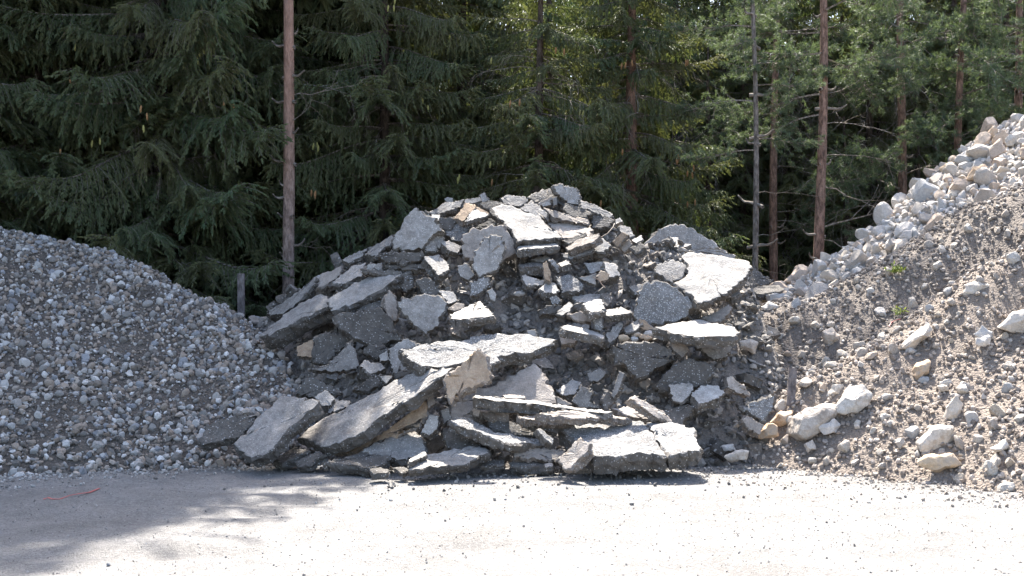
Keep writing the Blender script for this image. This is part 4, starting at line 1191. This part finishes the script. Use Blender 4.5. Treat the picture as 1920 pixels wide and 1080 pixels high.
def joined_crown(seed, H, Lm, z0, z1, per=6, dz=.42, dry=0, src=None):
    src = src or COARSE
    r = np.random.default_rng(seed); Vs = []; Ts = []; ms = []; off = 0
    z = z0
    while z < z1:
        for k in range(per):
            L = crown_len(z, H, Lm) * r.uniform(.7, 1.1)
            g = src[r.integers(0, len(src))]
            V = rotz(rot_y(g[0] * (L / 2.4), r.uniform(-.2, .15)), r.uniform(0, 6.283)) + np.array([0, 0, z + r.uniform(-.2, .2)])
            Vs.append(V); Ts.append(g[1] + off); ms.append(g[2]); off += len(V)
        z += dz * r.uniform(.8, 1.2)
    if dry:
        f = Foliage()
        for k in range(dry):
            a = r.uniform(0, 6.283); z = r.uniform(.6, 7.5); q = np.array([math.cos(a) * .1, math.sin(a) * .1, z])
            d = np.array([math.cos(a), math.sin(a), r.uniform(-.5, .1)]); line = [q]
            n = r.integers(4, 8)
            for j in range(n):
                d = d + DOWN * r.uniform(0, .18) + r.normal(size=3) * .12; d /= np.linalg.norm(d); q = q + d * r.uniform(.12, .3); line.append(q)
                if j > 1:
                    for t in range(2):
                        e = d * .5 + DOWN * r.uniform(.2, 1.0) + r.normal(size=3) * .4; e /= np.linalg.norm(e)
                        f.tubes.append((np.array([q, q + e * .15, q + e * .3 + DOWN * .05]), .0035, .0015))
            f.tubes.append((np.array(line), .011, .003))
        g = f.geometry(r); Vs.append(g[0]); Ts.append(g[1] + off); ms.append(g[2])
    return mesh_np('crown', np.concatenate(Vs), np.concatenate(Ts), [M['spruce'], M['twig']], np.concatenate(ms))

def trunk_mesh(H, r0, r1, mat, seed, lean=(0, 0), bend=.05):
    r = np.random.default_rng(seed); n = 36; m = 14
    z = np.linspace(-.1, H, n); t = np.clip(z / H, 0, 1)
    cx = lean[0] * t * H + bend * np.sin(t * 5 + r.uniform(0, 6)) * t; cy = lean[1] * t * H + bend * np.sin(t * 4 + r.uniform(0, 6)) * t
    rad = r0 + (r1 - r0) * t + r0 * .5 * np.exp(-np.maximum(z, 0) / .25)
    a = np.arange(m) * 2 * math.pi / m
    A, Z = np.meshgrid(a, z); RR = rad[:, None] * (1 + .05 * fbm(np.stack([np.cos(A) * 2, np.sin(A) * 2, Z * 3 + seed], -1), 3))
    V = np.stack([cx[:, None] + np.cos(A) * RR, cy[:, None] + np.sin(A) * RR, Z], -1).reshape(-1, 3)
    i = np.arange(n * m).reshape(n, m); j = np.roll(i, -1, 1)
    Q = np.stack([i[:-1], j[:-1], j[1:], i[1:]], -1).reshape(-1, 4)
    return mesh_np('trunk', V, Q, [mat], smooth=True), (z, cx, cy, rad)

# spruce cones
def cone_mesh():
    V = []; Fc = []
    for i in range(9):
        t = i / 8; rr = .018 * math.sin(math.pi * min(1, t * .92 + .06)) ** .7 + (.003 if i % 2 else 0)
        for k in range(7): a = 2 * math.pi * (k + .5 * (i % 2)) / 7; V.append((rr * math.cos(a), rr * math.sin(a), -.13 * t))
    for i in range(8):
        for k in range(7): a = i * 7 + k; b = i * 7 + (k + 1) % 7; Fc.append([a, a + 7, b + 7, b])
    return V, Fc
cv, cf = cone_mesh()
CONES = [mesh_np('cone', cv, cf, [M['cone']]), mesh_np('cone', cv, cf, [M['cone2']])]

TALL = []
def spruce(u, Y, H, Lm, label, seed, z0=.7, ztop=9.0, per=6, dz=.40, tr=.15, cones=0, trunk_mat='barkdark', face=True):
    r = np.random.default_rng(seed)
    x = (u - 960) / F * Y
    root = link('spruce_tree', None, None, (x, Y, -.03)); tag(root, label, 'tree')
    tm, prof = trunk_mesh(H, tr, .02, M[trunk_mat], seed)
    link('trunk', tm, root)
    if H > 25:
        if not TALL: TALL.extend(joined_crown(590 + q, 32, 3.9, 9.0, 32, 6, .46, 120, TOPB) for q in range(1))
        crown = link('crown', TALL[0], root); crown.rotation_euler = (0, 0, r.uniform(0, 6.28)); crown.scale = (1, 1, H / 32)
    else:
        crown = link('crown', joined_crown(seed + 1, H, Lm, min(ztop, H - 1), H, 4, .45, 80, TOPB), root)
    z = z0
    while z < min(ztop, H - .6):
        n = per
        a0 = r.uniform(0, 6.28)
        for k in range(n):
            a = a0 + 6.283 * k / n + r.uniform(-.35, .35)
            L = crown_len(z, H, Lm) * r.uniform(.72, 1.12)
            if z < 1.6: L *= .75
            b = link('bough', (LONG if L > 1.75 else MED)[r.integers(0, 5 if L > 1.75 else 4)], crown)
            s = L / (3.0 if L > 1.75 else 1.9)
            b.location = (0, 0, z + r.uniform(-.18, .18)); b.scale = (s, s * r.uniform(.85, 1.15), s)
            b.rotation_euler = (r.uniform(-.25, .25), r.uniform(-.12, .22), a)
        z += dz * r.uniform(.8, 1.2)
    for k in range(cones):
        a = r.uniform(-2.7, -.45) - crown.rotation_euler.z; zz = r.uniform(3.2, 8.5); rr = crown_len(zz, H, Lm) * r.uniform(.55, .85)
        c = r.integers(0, 2)
        for q in range(r.integers(1, 4)):
            o = link('cone', CONES[c], crown, (rr * math.cos(a) + r.uniform(-.12, .12), rr * math.sin(a) + r.uniform(-.12, .12), zz - rr * .2 + r.uniform(-.1, .1)))
            o.rotation_euler = (r.uniform(-.15, .15), r.uniform(-.15, .15), 0)
    return root

# near edge of the wood, left to right
spruce(-190, 20.5, 32, 3.8, 'dark spruce cut by the left picture edge', 601, tr=.17)
spruce(70, 22.4, 33, 3.8, 'dense dark spruce behind the left gravel heap', 602, cones=7, tr=.17)
spruce(300, 22.0, 33, 3.7, 'dark spruce with long drooping boughs right of the leftmost ones', 603, cones=9, tr=.16)
spruce(440, 23.6, 31, 3.7, 'dim spruce in shade behind the wooden post', 604)
spruce(575, 26.4, 28.5, 3.7, 'added tall shade-casting spruce behind the bare reddish trunk', 611)  # extra tree, added to close leaks in the shade on the left ground
spruce(190, 25.5, 35, 3.9, 'added tall shade-casting spruce half hidden between the two leftmost dark spruces', 616)  # added behind the front row to make the yard shade more solid
spruce(385, 27.0, 35, 3.9, 'added tall shade-casting spruce left of the wooden post', 617)  # also added behind the front row, for denser shade over the left yard
spruce(720, 22.8, 16.5, 3.4, 'green spruce just right of the bare tall trunk', 605, cones=7, tr=.14)
spruce(865, 24.6, 15, 3.2, 'spruce with dark trunk behind the pile crest, left of centre', 606, cones=6, tr=.16)
spruce(1010, 22.3, 10.5, 3.1, 'full spruce right behind the rubble peak', 607, cones=9, tr=.15)
spruce(1185, 23.2, 12.0, 3.4, 'broad spruce reaching boughs out right of the peak', 608, cones=9, tr=.2, trunk_mat='barkred')
spruce(1630, 27.5, 13, 2.6, 'shaded spruce behind the red pine trunk', 609)
spruce(1790, 28.5, 14, 2.8, 'shaded spruce above the quarry heap', 610)

spruce(1475, 28.0, 7.5, 2.3, 'young spruce in the dark gap right of the slender trunk', 612, z0=.3, per=5)
spruce(1585, 26.5, 6.5, 2.2, 'young spruce in shade just right of the red pine', 613, z0=.3, per=5)
spruce(1330, 27.5, 8.5, 2.4, 'young spruce in the dark behind the dome-shaped slab', 614, z0=.3, per=5)
spruce(1720, 26.8, 7.5, 2.2, 'young spruce showing over the middle of the quarry heap', 615, z0=1.0, per=5)

spruce(1395, 28.5, 13, 2.7, 'dark spruce filling the gap behind the slender grey trunk', 618, z0=.5)
spruce(1545, 29.5, 14, 2.7, 'dark spruce deep behind the red pine trunk', 619, z0=.5)
spruce(1885, 27.5, 13.5, 2.7, 'dark spruce over the quarry heap at the right edge', 620, z0=1.5)

# pines: bare trunks, foliage in tufts
def pine_bough(seed, L, ntuft, per=34, wid=.0045):
    r = np.random.default_rng(seed); f = Foliage()
    s = np.linspace(0, 1, 12)
    ax = np.stack([L * s, .12 * L * np.sin(3 * s + r.uniform(0, 6)) * s, L * (.1 * s - .12 * s ** 2) + .06 * L * np.sin(5 * s + r.uniform(0, 6)) * s], -1)
    f.tubes.append((ax, .013 * L, .004))
    tips = []
    for k in range(ntuft):
        i = min(11, int(3 + 9 * r.random() ** .8)); p = ax[i]
        d = (ax[min(11, i + 1)] - ax[i - 1]); d /= np.linalg.norm(d)
        e = d * r.uniform(.3, 1) + r.normal(size=3) * np.array([.5, .6, .45]); e /= np.linalg.norm(e)
        l = L * r.uniform(.08, .32); q = p + e * l; f.tubes.append((np.array([p, p + e * l * .5 + r.normal(size=3) * .03, q]), .006, .003)); tips.append((q, e))
        tips.append((p + e * l * .7 + r.normal(size=3) * .04, e + r.normal(size=3) * .5))
    for q, e in tips:
        for k in range(per):
            d = e * .7 + r.normal(size=3) * .75; f.shoot(q - e * r.random() * .08, d, r.uniform(.06, .105), wid)
    return f.geometry(r, 1)
PB = [bough_mesh('pine_bough', pine_bough(700 + k, 1.6, 46), 'pine') for k in range(4)]
def dead_bough(seed, L):
    r = np.random.default_rng(seed); f = Foliage()
    def grow(p, d, l, rad, dep):
        n = 6; line = [p]; q = p
        for j in range(n):
            d = d + r.normal(size=3) * .16; d /= np.linalg.norm(d); q = q + d * l / n; line.append(q)
            if dep < 2 and j > 0 and r.random() < (.75 if dep == 0 else .5):
                e = d * .6 + r.normal(size=3) * .6; grow(q, e / np.linalg.norm(e), l * r.uniform(.3, .55), rad * .5, dep + 1)
        f.tubes.append((np.array(line), rad, rad * .3))
    grow(np.zeros(3), np.array([1., 0, .1]), L, .013, 0)
    return f.geometry(r)
DB = [bough_mesh('dead_branch', dead_bough(720 + k, 1.3), 'pine') for k in range(4)]
STUB, _ = trunk_mesh(.28, .024, .012, M['twig'], 9)

PCROWN = {}
def pine(u, Y, H, r0, label, seed, mat, lean=(0, 0), fol=(), dead=(), stubs=0, top=None):
    r = np.random.default_rng(seed)
    x = (u - 960) / F * Y
    root = link('pine_tree', None, None, (x, Y, -.03)); tag(root, label, 'tree')
    tm, (zz, cx, cy, rad) = trunk_mesh(H, r0, r0 * .45, M[mat], seed, lean, .10)
    tk = link('trunk', tm, root)
    V = []; 
    # upper crown (out of the picture) as one mesh
    key = H > 16
    if key not in PCROWN:
        Vs = []; Ts = []; ms = []; off = 0; HH = 17.5 if key else 11
        gs = [pine_bough(seed + 40 + k, 1.6, 18, 13, .012) for k in range(3)]
        for k in range(60 if key else 14):
            g = gs[k % 3]
            z = r.uniform(10.5 if key else 8.7, HH); s = 1.5 * (1.15 - z / HH) + .45
            v = rotz(rot_y(g[0] * s, r.uniform(-.5, .1)), r.uniform(0, 6.28)) + np.array([0, 0, z])
            Vs.append(v); Ts.append(g[1] + off); ms.append(g[2]); off += len(v)
        PCROWN[key] = mesh_np('crown', np.concatenate(Vs), np.concatenate(Ts), [M['pine'], M['twig']], np.concatenate(ms))
    crown = link('crown', PCROWN[key], root)
    crown.location = (lean[0] * 9, lean[1] * 9, 0)
    def at(z): return (float(np.interp(z, zz, cx)), float(np.interp(z, zz, cy)), z)
    for (z, a, s) in fol:
        q = at(z); b = link('bough', PB[r.integers(0, 4)], crown, (q[0] - lean[0] * 9, q[1] - lean[1] * 9, z)); b.scale = (s, s, s); b.rotation_euler = (r.uniform(-.4, .4), r.uniform(-.2, .3), math.radians(a))
    for (z, a, s) in dead:
        b = link('dead_branch', DB[r.integers(0, 4)], tk, at(z)); b.scale = (s, s, s); b.rotation_euler = (r.uniform(-.6, .6), r.uniform(-.25, .3), math.radians(a))
    for k in range(stubs):
        z = 2.2 + 6 * (k + r.random()) / stubs; a = r.choice([0, math.pi]) + r.uniform(-.9, .9); q = at(z)
        b = link('branch_stub', STUB, tk, q); b.rotation_euler = (0, math.radians(80) + r.uniform(-.2, .2), a); b.scale = (1, 1, r.uniform(.6, 1.7))
    return root

pine(539, 20.8, 17.5, .118, 'tall bare reddish trunk with short stubs, left of centre', 801, 'barkpine', (.0, 0), stubs=15,
     dead=[(5.9, 10, 1.0), (5.4, -20, .8), (6.1, 30, .9), (3.2, 20, .6), (2.5, 170, .5)])
pine(1413, 21.5, 10, .068, 'slender grey trunk right of the pile', 802, 'bark', (.0, 0), stubs=8,
     fol=[(5.9, 150, .9), (6.6, 30, 1.0), (7.3, 170, .9), (5.2, 20, .7), (7.8, 80, .9), (5.0, 190, .8), (6.2, -40, .8), (7.0, -120, .8)],
     dead=[(2.8, 5, .6), (3.4, -20, .7), (2.2, 0, .7), (2.5, 185, .4), (4.2, 20, .8)])
pine(1452, 25.5, 11.5, .11, 'dim trunk behind the slender grey one', 803, 'barkred', (.0, 0), stubs=4,
     fol=[(4.2, -10, .8), (4.0, -40, .7), (7.0, -10, 1.1), (7.6, -60, 1.1), (6.4, 200, 1.1), (8.2, 10, 1.2), (6.0, 20, .8), (8.6, -100, 1.2)],
     dead=[(5.2, 10, .8), (4.4, 0, .7), (8.4, 160, 1.0)])
pine(1528, 22.2, 10.5, .118, 'sturdy red pine trunk left of the quarry heap', 804, 'barkred', (.018, 0), stubs=6,
     fol=[(6.9, 30, 1.0), (7.4, 160, 1.1), (6.2, 185, 1.1), (7.8, -60, 1.1), (8.2, 10, 1.1), (6.6, -20, .9), (7.0, 210, 1.2), (5.8, 170, 1.0), (8.4, -150, 1.2)],
     dead=[(4.4, -10, 1.3), (3.6, 5, 1.4), (3.4, -15, 1.2), (5.0, 10, 1.0), (2.8, 20, .8), (5.6, 0, .9), (2.4, 180, .6), (6.2, 15, .9)])
pine(1690, 24.5, 11.5, .12, 'pine with bluish tufts above the quarry heap', 805, 'barkred', (.0, 0), stubs=4,
     fol=[(z, a, s) for z, a, s in [(4.6, -150, 1.3), (5.0, -120, 1.2), (4.2, -90, 1.1), (5.4, 190, 1.3), (3.6, -130, 1.1), (4.9, -60, 1.1), (6.8, -100, 1.2), (7.2, -140, 1.3), (7.6, -60, 1.3), (6.2, -30, 1.1), (8.0, -120, 1.3), (3.4, -70, 1.0), (3.8, -20, 1.1), (5.8, -90, 1.0), (8.2, -30, 1.2)]],
     dead=[(4.2, 200, 1.2), (3.0, 190, 1.0)])
pine(1795, 24.0, 11, .10, 'pine trunk rising over the quarry heap, second from right', 806, 'barkred', (.01, 0), stubs=3,
     fol=[(7.0, -100, 1.3), (7.6, -150, 1.3), (6.5, -60, 1.2), (8.0, -30, 1.3), (6.0, -130, 1.1), (5.6, -80, 1.1), (8.4, -90, 1.3), (7.2, 0, 1.2), (5.2, -40, 1.0)],
     dead=[(5.0, 0, 1.0), (4.6, 180, 1.0)])
pine(1908, 25.0, 11.5, .12, 'rightmost pine trunk at the picture edge', 807, 'barkred', (.0, 0), stubs=3,
     fol=[(7.0, -100, 1.4), (7.6, 170, 1.4), (6.5, -160, 1.3), (8.0, -130, 1.4), (6.0, -110, 1.2), (8.4, -90, 1.4), (7.2, 200, 1.3), (5.4, 190, 1.0), (6.8, -70, 1.2)],
     dead=[(5.0, 180, 1.0)])

# deeper rows: one crown mesh each, shared
RC = [joined_crown(850 + k, 14, 2.7, (2.3, 2.9)[k], 14, 5, .50, dry=60) for k in range(2)]
RT = [trunk_mesh(14, .13, .02, M['barkdark'], 860 + k)[0] for k in range(2)]
r = np.random.default_rng(66)
k = 0
for Y, us, hh in ((29.5, np.arange(-260, 2200, 118), (1.0, 1.15)), (35.0, np.arange(-300, 2250, 112), (1.0, 1.2)), (32.5, np.arange(1130, 2150, 92), (1.3, 1.5)), (42.0, np.arange(-350, 2300, 110), (1.2, 1.45)), (50.0, np.arange(-350, 2300, 95), (1.5, 1.8))):
    for u in us:
        uu = u + r.uniform(-35, 35); yy = Y + r.uniform(-1.4, 1.4)
        s = r.uniform(*hh)
        o = link('spruce_tree', None, None, ((uu - 960) / F * yy, yy, -.03)); o.scale = (s, s, s) if u > 480 or Y > 40 else (1.8, 1.8, 2.3); o.rotation_euler = (0, 0, r.uniform(0, 6.28))
        tag(o, 'spruce standing in the dim depth of the wood', 'tree', 'spruces deeper in the wood')
        c = k % 2
        link('trunk', RT[c], o); link('crown', RC[c], o); k += 1
